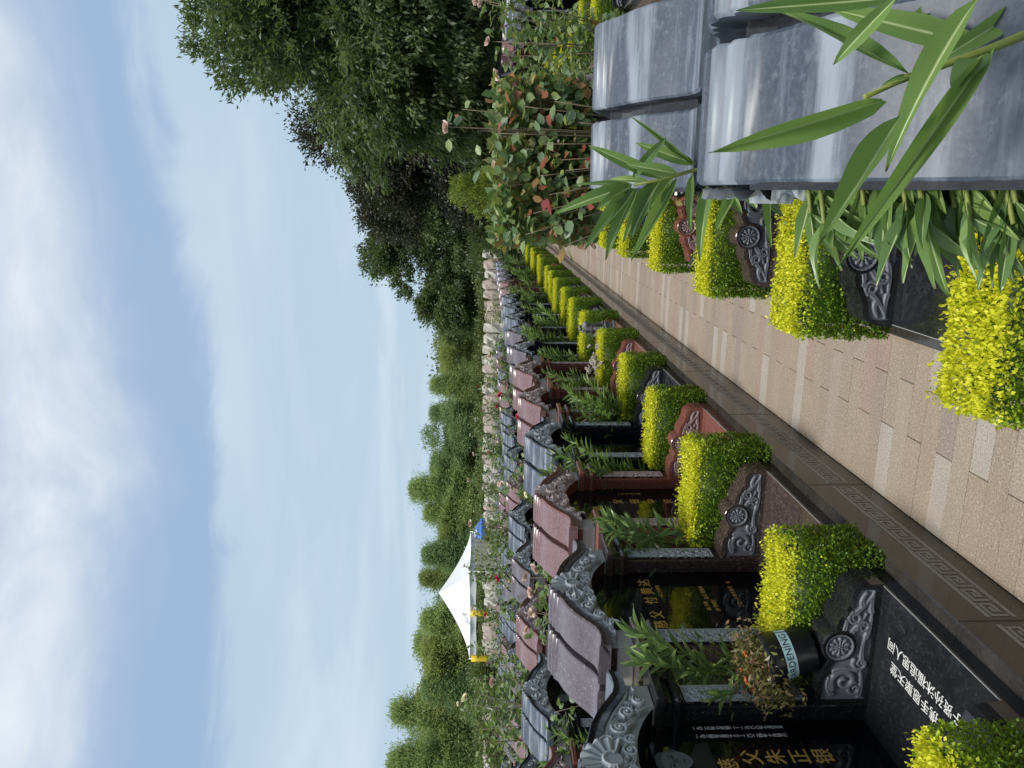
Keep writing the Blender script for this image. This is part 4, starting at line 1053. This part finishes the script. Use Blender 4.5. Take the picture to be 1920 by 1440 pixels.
def tree(label, u, v, d, rx, rz, seed, mat, lobes=14, clusters=420, per=70, leaf=.15, aspect=.38, r=.14, base_z=0., name='broadleaf_tree', sigma=.26, droop=.2, group=None, cone=0.):
    p = at(v, 1440-u, d); loc = Vector((p.x, p.y, base_z))
    t = thing(name, label, 'tree', loc, 0, group)
    me, lb = crown(seed, (0, 0, p.z-base_z), rx, rz, lobes, clusters, per, leaf, aspect, mat, sigma, cone, droop)
    obj('crown', me, t); obj('trunk', trunk_mesh(max(.5, p.z-base_z-rz*.75), (0, 0, p.z-base_z+rz*(.3 if not cone else .9)), lb if not cone else lb[:0], r, seed), t); return t
gt = 'broadleaf trees on the right'
tree('largest tree, dark green with fine drooping leaf sprays, at the right edge', 1410, 668, 17, 2.95, 2.95, 1, 'tree_leaf', 34, 2300, 62, .15, .34, .26, sigma=.15, droop=.35, group=gt)
tree('dark reddish-green round tree left of the largest tree', 1120, 795, 25, 2.0, 2.15, 2, 'dark_tree_leaf', 18, 800, 95, .105, .5, .2, sigma=.18, group=gt)
tree('dark leafy tree standing between the largest tree and the reddish one', 1225, 745, 23, 2.1, 2.5, 3, 'dark_tree_leaf', 18, 800, 95, .105, .5, .2, sigma=.19, group=gt)
tree('green domed tree in the distance, left of the dark trees', 995, 795, 43, 3.0, 3.1, 4, 'tree_leaf', 18, 700, 70, .2, .42, .2, sigma=.22, group=gt, base_z=1.2)
tree('smaller green tree lowest and leftmost of the distant domed trees', 895, 830, 42, 2.1, 2.4, 5, 'tree_leaf', 15, 480, 70, .18, .42, .16, sigma=.2, group=gt, base_z=1.2)
tree('distant green tree peeping over the dark reddish tree', 1068, 790, 46, 3.0, 3.4, 6, 'tree_leaf', 13, 360, 65, .22, .42, .2, sigma=.32, group=gt, base_z=1.2)
tree('slim-trunked shade tree standing behind the largest tree', 1335, 800, 29, 2.6, 1.6, 7, 'tree_leaf', 14, 520, 70, .17, .4, .13, sigma=.3, group=gt, base_z=.6)
tree('shade tree with bare lower trunk, far behind the dark trees', 1265, 812, 34, 2.6, 1.7, 8, 'tree_leaf', 14, 520, 70, .18, .4, .15, sigma=.3, group=gt, base_z=1.0)
tree('shade tree at the right edge behind the largest trunk', 1440, 800, 32, 2.6, 1.7, 9, 'tree_leaf', 14, 520, 70, .18, .4, .15, sigma=.3, group=gt, base_z=1.0)
tree('shade tree deep in shadow behind the reddish tree', 1175, 830, 36, 2.4, 1.5, 10, 'dark_tree_leaf', 12, 320, 70, .18, .45, .15, sigma=.3, group=gt, base_z=1.0)
# feathery conifers in a line on the bank
FEA = []
for sd, fm in ((55, 'far_tree_leaf'), (56, 'olive_tree_leaf')):
    FEA.append((crown(sd, (0, 0, 2.6), 1.75, 2.35, 15, 480, 66, .155, .25, fm, .24, 0, -.2)[0], trunk_mesh(1.0, (0, 0, 4.0), [], .1, sd)))
for sd, fm in ((51, 'feathery_leaf'), (52, 'far_tree_leaf'), (53, 'feathery_leaf'), (54, 'olive_tree_leaf')):
    me, lb = crown(sd, (0, 0, 2.6), 1.55, 2.6, 4, 560, 64, .17, .18, fm, .20, 1., -.4); FEA.append((me, trunk_mesh(1.0, (0, 0, 5.0), [], .1, sd)))
gf = 'feathery trees lined up on the bank'
fe = [(1428, 737, 41, 1.15), (1385, 775, 44, 1.1), (1335, 755, 43, 1.1), (1290, 800, 41, 1.1), (1250, 800, 43, 1.25), (1207, 784, 44, 1.15), (1165, 800, 42, 1.15), (1120, 830, 45, 1.0), (1084, 796, 46, 1.0), (1040, 806, 44, 1.2), (1000, 820, 46, 1.05), (962, 805, 45, 1.0), (918, 787, 45, 1.0), (875, 815, 47, 1.1), (822, 807, 46, 1.15), (775, 812, 48, 1.1), (722, 816, 48, 1.05), (658, 831, 50, 1.1), (612, 850, 52, 1.1), (560, 850, 54, 1.1)]
for i, (py, v, d, w) in enumerate(fe):
    p = at(v, py, d); h = p.z-1.1; t = thing('feathery_tree', '%s feathery light green tree from the left edge on the bank' % ORD[i+1], 'tree', (p.x, p.y, 1.1), i*1.1, gf)
    k_ = (2, 0, 4, 3, 1, 2, 4, 0, 5, 3, 1, 4, 2, 5, 0, 3, 4, 1, 2, 0)[i]; wd = (w*h/5.2*1.1+.35)*(.85+.3*((i*29) % 7)/7); t.scale = (wd, wd, h/5.0*(.97+.10*((i*17) % 5)/5)); obj('crown', FEA[k_][0], t); obj('trunk', FEA[k_][1], t)
# grass bank behind the wall, and shrubs on it
mb = MB(); xs = np.linspace(-90, 90, 60); prf = [(31.5, -.03), (34, .9), (37, 1.35), (44, 1.45), (60, 1.6), (90, 2.0)]
V = [(x, y, z+.12*math.sin(x*.23+y*.3)*(z > 0)) for y, z in prf for x in xs]; n = len(xs)
mb.add(V, [(k*n+i, k*n+i+1, (k+1)*n+i+1, (k+1)*n+i) for k in range(len(prf)-1) for i in range(n-1)])
tag(obj('grass_bank', mb.mesh('grass_bank', 'lawn_ground', True)), kind='structure')
SHR = []
for sd in (61, 62, 63): SHR.append(crown(sd, (0, 0, .55), .85, .6, 7, 130, 60, .11, .5, 'shrub_leaf', .16)[0])
for i in range(30):
    py = 1440-i*38; p = at(900, py, 33.5+(i*37 % 5)*.9); w = 1.0+.45*((i*53) % 7)/7
    t = tag(obj('bank_shrub', SHR[i % 3], loc=(p.x, p.y, .55+.12*(i % 3))), 'low rounded shrub behind the pale rock wall, number %s from the left' % (ORD[i+1] if i < 23 else 'twenty-'+ORD[i-19]), 'shrub', 'shrubs behind the rock wall')
    t.scale = (w, w, w*.95); t.rotation_euler = (0, 0, i*1.9)
# the wood far behind, one mass
rng = np.random.default_rng(8); nb = 2600; bx_ = rng.uniform(-95, 75, nb); hh_ = np.where(bx_ < 2, 3.2, 8.5)+1.2*np.sin(bx_*.31)+.8*np.sin(bx_*.83+1)
bp_ = np.c_[bx_, 72+rng.uniform(-3, 3, nb), 1.2+hh_*rng.random(nb)**.8]; n_ = nb*60; ci_ = np.repeat(np.arange(nb), 60); P_ = bp_[ci_]+rng.normal(size=(n_, 3))*[.8, .5, .5]
L_ = rng.uniform(.25, .55, n_)
tag(obj('far_wood', scatter('far_wood', SMALL, P_, frames(unit(n_, rng), unit(n_, rng)), np.c_[L_, L_*.5, L_], np.clip(rng.normal(.45, .25, nb)[ci_]+rng.normal(0, .1, n_), 0, 1), 'far_belt_leaf')), 'far green wood closing the view behind all the trees', 'wood', None, 'stuff')
# ------------------------------------------------------------------ pale rock wall across the end of the rows
def rock_wall():
    y = 29.2; w = thing('rock_wall', 'long low wall of rough pale pink and white rocks across the background', 'wall', (-13.5, y, 0)); rng = random.Random(4)
    RM = []
    for k in range(6):
        r = random.Random(k+90); mb = MB(); n = 9; rows = []
        for z in (0, .22, .5, .72, .84):
            sh = 1-.10*(z > .6)-.22*(z > .8)
            rows.append([((.20+.03*r.uniform(-1, 1))*sh*math.copysign(abs(math.cos(a))**.55, math.cos(a)), (.17+.05*r.uniform(-1, 1))*sh*math.copysign(abs(math.sin(a))**.6, math.sin(a)), z+r.uniform(-.03, .03)) for a in np.linspace(0, 2*math.pi, n, endpoint=False)])
        V = [p for q in rows for p in q]; F = [(j*n+i, j*n+(i+1) % n, (j+1)*n+(i+1) % n, (j+1)*n+i) for j in range(4) for i in range(n)]+[tuple(range(4*n, 5*n)), tuple(reversed(range(n)))]
        RM.append(mb.add(V, F).mesh('rock', 'rock_white' if k % 2 else 'rock_pink'))
    obj('wall_core', MB().box(-12.6, 11.7, .05, .3, -.02, 1.05).mesh('wall_core', 'dark_gap'), w)
    pm = MB().bbox(-.47, .47, -.06, .049, -.015, 1.0, .01).mesh('slab', 'panel_stone')
    x = -12.4
    while x < 11.6:
        o = obj('rock', RM[rng.randrange(6)], w, (x, .12, 1.09)); q = rng.uniform(.9, 1.15); o.scale = (q, 1, rng.uniform(.92, 1.06)); o.rotation_euler = (0, 0, rng.uniform(-.2, .2)); x += .395*q
    x = -12.1
    while x < 11.4: obj('slab', pm, w, (x, .0, 0)); x += .97
rock_wall()
# thuja ball and dark hedge mass at the end of the right row
t = thing('thuja', 'rounded yellow-green conifer behind the large rose bush', 'shrub', (at(900, 362, 14).x, at(900, 362, 14).y, 0))
me, _ = crown(71, (0, 0, 1.35), .43, 1.12, 12, 330, 60, .05, .3, 'thuja_leaf', .06, 0, -.4); obj('crown', me, t); obj('trunk', MB().tube([(0, 0, -.05), (0, 0, 1.6)], [.05, .02], 7).mesh('trunk', 'bark'), t)
me = crown(72, (0, 0, .62), .75, .62, 9, 200, 70, .09, .5, 'tree_leaf', .14)[0]
for i, (px, py, d) in enumerate(((905, 300, 22), (915, 250, 23), (918, 200, 24), (920, 130, 24), (918, 70, 24), (915, 20, 24), (900, 470, 30), (905, 440, 31), (910, 400, 28), (902, 425, 27))):
    p = at(px, py, d); o = tag(obj('dark_shrub', me, loc=(p.x, p.y, 0)), 'dark green rounded shrub under the right trees, %s from the right path side' % ORD[i+1], 'shrub', 'shrubs under the right trees'); o.rotation_euler = (0, 0, i); o.scale = (1.5, 1.5, 1.75)

# ------------------------------------------------------------------ tent, parasol
def tent():
    Fh = Vector((Fw.x, Fw.y, 0)).normalized(); th = rad(13); a = 3.2; C0 = at(880, 1072, 25.3); C0.z = 0
    eL = -Rt*math.cos(th)+Fh*math.sin(th); eR = Rt*math.sin(th)+Fh*math.cos(th)
    t = thing('canopy_tent', 'white pop-up canopy tent with peaked roof standing before the trees', 'tent', C0)
    c = [Vector((0, 0, 0)), eL*a, eL*a+eR*a, eR*a]; top = Vector((0, 0, 3.52))+(eL+eR)*a/2; ze = 2.40
    mb = MB(); n = 10; m = 12
    for k in range(4):
        p, q = c[k], c[(k+1) % 4]; V = []
        for i in range(n+1):
            s = i/n
            for j in range(m+1):
                w = j/m; e = p.lerp(q, w); z = ze+(top.z-ze)*(s**1.45)-.035*math.sin(math.pi*w)*(1-s)
                V.append((e.x+(top.x-e.x)*s, e.y+(top.y-e.y)*s, z))
        mb.add(V, [(i*(m+1)+j, i*(m+1)+j+1, (i+1)*(m+1)+j+1, (i+1)*(m+1)+j) for i in range(n) for j in range(m)])
    cn = obj('canopy', mb.mesh('canopy', 'tent_cloth', True), t)
    mb = MB()
    for k in range(4):
        p, q = c[k], c[(k+1) % 4]; nn = (q-p).cross(Vector((0, 0, 1))).normalized(); V = []; M_ = 26
        for j in range(M_+1):
            w = j/M_; e = p.lerp(q, w)+nn*(.02+.018*math.sin(w*22+k)); sag = .035*math.sin(math.pi*w)
            V += [(e.x, e.y, ze-sag+.002), (e.x+nn.x*.012, e.y+nn.y*.012, ze-.12-sag), (e.x, e.y, ze-.21-.03*abs(math.sin(w*3*math.pi)))]
        mb.add(V, [(j*3+i, j*3+i+1, (j+1)*3+i+1, (j+1)*3+i) for j in range(M_) for i in range(2)])
    obj('valance', mb.mesh('valance', 'tent_cloth', True), cn)
    for p in c: obj('pole', MB().tube([(p.x, p.y, -.02), (p.x, p.y, 2.42)], .022, 8).mesh('pole', 'pole_metal', True), t)
    mp = c[0].lerp(c[1], .47); obj('pole', MB().tube([(mp.x, mp.y, -.02), (mp.x, mp.y, 2.36)], .02, 8).mesh('pole', 'pole_metal', True), t)
    for p in (c[1], mp): obj('yellow_sleeve', MB().lathe([(.095, 1.72), (.105, 1.85), (.1, 2.1), (.108, 2.34)], 14, (p.x, p.y, 0)).mesh('yellow_sleeve', 'yellow_cloth', True), t)
    mb = MB(); V = []; M_ = 60
    for j in range(M_+1):
        e = c[0].lerp(c[3], j/M_*.98); nn = eL*(.03*math.sin(j*.9)+.015*math.sin(j*2.3)); V += [(e.x+nn.x, e.y+nn.y, z) for z in (2.2, 1.2, .03)]
    obj('curtain', mb.add(V, [(j*3+i, j*3+i+1, (j+1)*3+i+1, (j+1)*3+i) for j in range(M_) for i in range(2)]).mesh('curtain', 'curtain_cloth', True), t)
    # the mark printed on the left panel
    mid = c[0].lerp(c[1], .60); s0 = .16; cc = Vector((mid.x+(top.x-mid.x)*s0, mid.y+(top.y-mid.y)*s0, ze+(top.z-ze)*s0**1.45+.012)); upv = Vector((top.x-mid.x, top.y-mid.y, .0)).normalized()*.82+Vector((0, 0, .42)); xr = -eL
    mk = MB()
    def bar(x0, x1, z0, z1):
        V = [cc+xr*x+upv*z-eR*.004+Vector((0, 0, .012)) for x, z in ((x0, z0), (x1, z0), (x1, z1), (x0, z1))]; mk.add(V, [(0, 1, 2, 3)])
    for r in ((-.012, .012, -.30, .34), (-.07, .07, .32, .345), (-.05, .05, -.30, -.275), (-.16, -.05, .0, .022), (-.13, -.11, -.06, .06), (.05, .17, .10, .122), (.09, .11, .05, .18), (.05, .13, -.12, -.10), (-.14, -.06, .17, .19)): bar(*r)
    obj('printed_mark', mk.mesh('printed_mark', 'portrait_mid'), cn)
def thin_cloth(name, f, col):
    nt = MATS[name].node_tree; t = nt.nodes.new('ShaderNodeBsdfTranslucent'); t.inputs['Color'].default_value = (*col, 1); mx = nt.nodes.new('ShaderNodeMixShader'); mx.inputs[0].default_value = f
    nt.links.new(nt.nodes['Principled BSDF'].outputs[0], mx.inputs[1]); nt.links.new(t.outputs[0], mx.inputs[2]); nt.links.new(mx.outputs[0], nt.nodes['Material Output'].inputs['Surface'])
thin_cloth('curtain_cloth', .45, (.85, .8, .6))
tent()
def parasol():
    p = at(900, 1026, 28.6); t = thing('parasol', 'blue parasol with white round emblem behind the tent curtain', 'parasol', (p.x, p.y, 0))
    mb = MB(); R_, n, m = 1.1, 8, 6; V = []
    for i in range(m+1):
        s = i/m
        for k in range(n): a = 2*math.pi*k/n+.2; V.append((R_*s*math.cos(a), R_*s*math.sin(a), 2.5-.5*s**1.7))
    F = [(i*n+k, i*n+(k+1) % n, (i+1)*n+(k+1) % n, (i+1)*n+k) for i in range(m) for k in range(n)]
    V += [(v[0]*1.0, v[1]*1.0, v[2]-.14) for v in V[-n:]]; q = m*n
    F += [(q+k, q+(k+1) % n, q+n+(k+1) % n, q+n+k) for k in range(n)]
    cn = obj('canopy', mb.add(V, F).mesh('canopy', 'blue_cloth'), t); obj('pole', MB().tube([(0, 0, -.02), (0, 0, 2.66)], .02, 8).mesh('pole', 'pole_metal'), t)
    # emblem: ring and swirl on the sector that faces the path
    dv = (Vector((0, 0, 0))-Vector((p.x, p.y, 0))).normalized(); dv = (dv+Rt*.9).normalized(); sd_ = Vector((-dv.y, dv.x, 0)); mb = MB()
    def pt(x, y):
        s = .70+y; v = dv*(R_*s)+sd_*x; return (v.x*.995, v.y*.995, 2.525-.5*s**1.7+.025)
    for r0, r1, a0, a1 in ((.15, .19, 0, 6.28), (.05, .09, 0, 4.5)):
        aa = np.linspace(a0, a1, 25); V = []
        for a in aa: V += [pt(r0*math.cos(a), r0*.8*math.sin(a)), pt(r1*math.cos(a), r1*.8*math.sin(a))]
        mb.add(V, [(2*i, 2*i+1, 2*i+3, 2*i+2) for i in range(24)])
    obj('emblem', mb.mesh('emblem', 'white_paint'), cn)
parasol()

# ------------------------------------------------------------------ small things on the tombs
def flower_pot():
    loc = Vector((-1.765, 2.70, .586)); t = thing('flower_pot', 'black plastic flower pot with pale label leaning on the nearest carved armrest', 'flower pot', loc); t.rotation_euler = (0, rad(-14), 0)
    prof_ = [(.078, 0), (.083, .004), (.100, .165), (.104, .168), (.107, .200), (.104, .204), (.098, .200), (.092, .175)]
    obj('pot', MB().lathe(prof_+[(.0, .175)], 36, closed=False).mesh('pot', 'pot_plastic', True), t)
    rr = lambda z: .0845+(.100-.083)*z/.165
    b = MB(); n = 44; c0 = math.atan2(-2.65, 1.75); a0, a1 = c0-1.55, c0+1.05; V = []
    for k in range(n+1):
        a = a0+(a1-a0)*k/n; V += [(rr(z)*math.cos(a), rr(z)*math.sin(a), z) for z in (.088, .132)]
    lb = obj('label', b.add(V, [(2*k, 2*k+2, 2*k+3, 2*k+1) for k in range(n)]).mesh('label', 'pot_label', True), t)
    V = []
    b = MB()
    for k in range(7): 
        a = a1+.07+.03*k; V += [(rr(z)*math.cos(a), rr(z)*math.sin(a), z) for z in (.088, .132)]
    obj('label', b.add(V, [(2*k, 2*k+2, 2*k+3, 2*k+1) for k in range(6)]).mesh('label', 'pot_label', True), t)
    me = text_mesh('GARDENING', .038, 'label_print', .0003, 'RIGHT')
    w = np.empty(len(me.vertices)*3, np.float32); me.vertices.foreach_get('co', w); w = w.reshape(-1, 3); R_ = rr(.11)+.0012
    a = a1-.10+w[:, 0]*1.0/R_; z = .110+w[:, 1]; r = rr(z)+.0012
    w2 = np.c_[r*np.cos(a), r*np.sin(a), z]; me.vertices.foreach_set('co', w2.astype(np.float32).ravel()); me.update(); obj('lettering', me, lb)
    rng = np.random.default_rng(9); n = 3000; q = rng.normal(size=(n, 3))*[.062, .060, .036]; P = q+np.array([-.02, 0, .225]); sp = rng.random(n) < .3
    P[sp] = rng.normal(size=(sp.sum(), 3))*[.04, .045, .045]+np.array([-.115, -.03, .185]); P[:, 2] = np.where(np.hypot(P[:, 0], P[:, 1]) < .1, np.maximum(P[:, 2], .18), P[:, 2])
    d = unit(n, rng)+np.array([-.2, 0, .6]); M3 = frames(d, unit(n, rng)); L_ = rng.uniform(.014, .032, n)
    obj('foliage', scatter('foliage', SMALL, P, M3, np.c_[L_, L_*.42, L_], rng.random(n), 'azalea_leaf'), t)
    for k in range(5): leaf = obj('yellow_leaf', np_mesh('yellow_leaf', RL[0], RL[1], 'petal_cream', {'tint': np.zeros(7)}), t, (-.06+.03*k, -.09-.01*(k % 2), .20+.015*(k % 3))); leaf.scale = (.03, .02, .03); leaf.rotation_euler = (1.2, .5*k, k)
    bl = flower_mesh(40, .013, 'petal_orange', 14)
    for k in range(9): obj('bloom', bl, t, (rng.uniform(-.13, .07), rng.uniform(-.1, .02), rng.uniform(.25, .32)))
flower_pot()
def dried_bouquet():
    loc = Vector((-1.72, 7.92, .372)); t = thing('dried_bouquet', 'bunch of dried white flowers among the hedges left of the path', 'flowers', loc); rng = np.random.default_rng(3)
    mb = MB()
    for k in range(16):
        e = Vector((rng.normal(0, .10), rng.normal(0, .09), rng.uniform(.22, .42))); mb.tube([(0, 0, 0), e*.5, e], .003, 4)
        for j in range(4): o = obj('bloom', BLOOM['white'], t, e+Vector(rng.normal(0, .035, 3))); w = rng.uniform(.35, .55); o.scale = (w, w, w); o.rotation_euler = tuple(rng.uniform(-1, 1, 3))
    obj('stems', mb.mesh('stems', 'woody_stem'), t)
dried_bouquet()
def lion():
    loc = Vector((-1.545, 8.86, .372)); t = thing('lion_statuette', 'small grey carved stone lion seated on the red plinth left of the path', 'statuette', loc)
    obj('pedestal', MB().bbox(-.075, .075, -.09, .09, 0, .025, .004).bbox(-.06, .06, -.075, .075, .025, .105, .004).bbox(-.072, .072, -.088, .088, .105, .125, .004).mesh('pedestal', 'lion_stone'), t)
    bm = bpy.data.meshes.new('skeleton')
    J = [((0, .03, .19), .052), ((0, .0, .25), .050), ((0, -.03, .305), .050), ((0, -.055, .35), .060), ((0, -.095, .345), .036), ((0, -.12, .335), .026),
         ((.04, -.05, .22), .022), ((.045, -.065, .15), .018), ((.045, -.085, .132), .018), ((-.04, -.05, .22), .022), ((-.045, -.065, .15), .018), ((-.045, -.085, .132), .018),
         ((.045, .035, .165), .034), ((.055, -.01, .14), .022), ((-.045, .035, .165), .034), ((-.055, -.01, .14), .022), ((0, .075, .17), .016), ((0, .085, .25), .024)]
    E_ = [(0, 1), (1, 2), (2, 3), (3, 4), (4, 5), (2, 6), (6, 7), (7, 8), (2, 9), (9, 10), (10, 11), (0, 12), (12, 13), (0, 14), (14, 15), (0, 16), (16, 17)]
    bm.from_pydata([q[0] for q in J], E_, []); o = bpy.data.objects.new('body', bm); COL.objects.link(o)
    md = o.modifiers.new('skin', 'SKIN'); 
    for i, q in enumerate(J): bm.skin_vertices[0].data[i].radius = (q[1], q[1])
    bm.skin_vertices[0].data[0].use_root = True
    sb = o.modifiers.new('sub', 'SUBSURF'); sb.levels = sb.render_levels = 2
    me = bpy.data.meshes.new_from_object(o.evaluated_get(bpy.context.evaluated_depsgraph_get())); bpy.data.objects.remove(o)
    me.materials.clear(); me.materials.append(MATS['lion_stone']); me.polygons.foreach_set('use_smooth', [True]*len(me.polygons)); obj('body', me, t)
    mb = MB(); r = random.Random(2)
    for k in range(26):                                   # curls of the mane
        a = r.uniform(0, 6.28); el = r.uniform(-.6, 1.2); c = Vector((.062*math.cos(a)*math.cos(el), -.035+.05*abs(math.sin(a))*math.cos(el), .35+.065*math.sin(el)))
        mb.lathe([(.004, -.016), (.014, -.008), (.016, 0), (.014, .008), (.004, .016)], 7, tuple(c))
    obj('mane', mb.mesh('mane', 'lion_stone', True), t)
    t.rotation_euler = (0, 0, rad(60))
lion()
def small_bag():
    loc = Vector((-.40, 4.98, .372)); t = thing('plastic_bag', 'small dark bag tied with pink ribbon beside a hedge right of the path', 'bag', loc)
    mb = MB(); r = random.Random(6); rows = []
    for z, q in ((0, .07), (.05, .085), (.11, .07), (.15, .03), (.18, .045)):
        rows.append([(q*r.uniform(.8, 1.15)*math.cos(a), q*r.uniform(.8, 1.15)*math.sin(a), z) for a in np.linspace(0, 6.283, 12, endpoint=False)])
    V = [p for k in rows for p in k]; mb.add(V, [(j*12+i, j*12+(i+1) % 12, (j+1)*12+(i+1) % 12, (j+1)*12+i) for j in range(4) for i in range(12)]+[tuple(reversed(range(12))), tuple(range(48, 60))])
    obj('bag', mb.mesh('bag', 'pot_plastic', True), t); obj('ribbon', MB().lathe([(.036, .142), (.04, .15), (.036, .158)], 12).tube([(.03, -.02, .15), (-.05, -.06, .10), (-.09, -.05, .04)], .006, 5).mesh('ribbon', 'petal_red'), t)
small_bag()
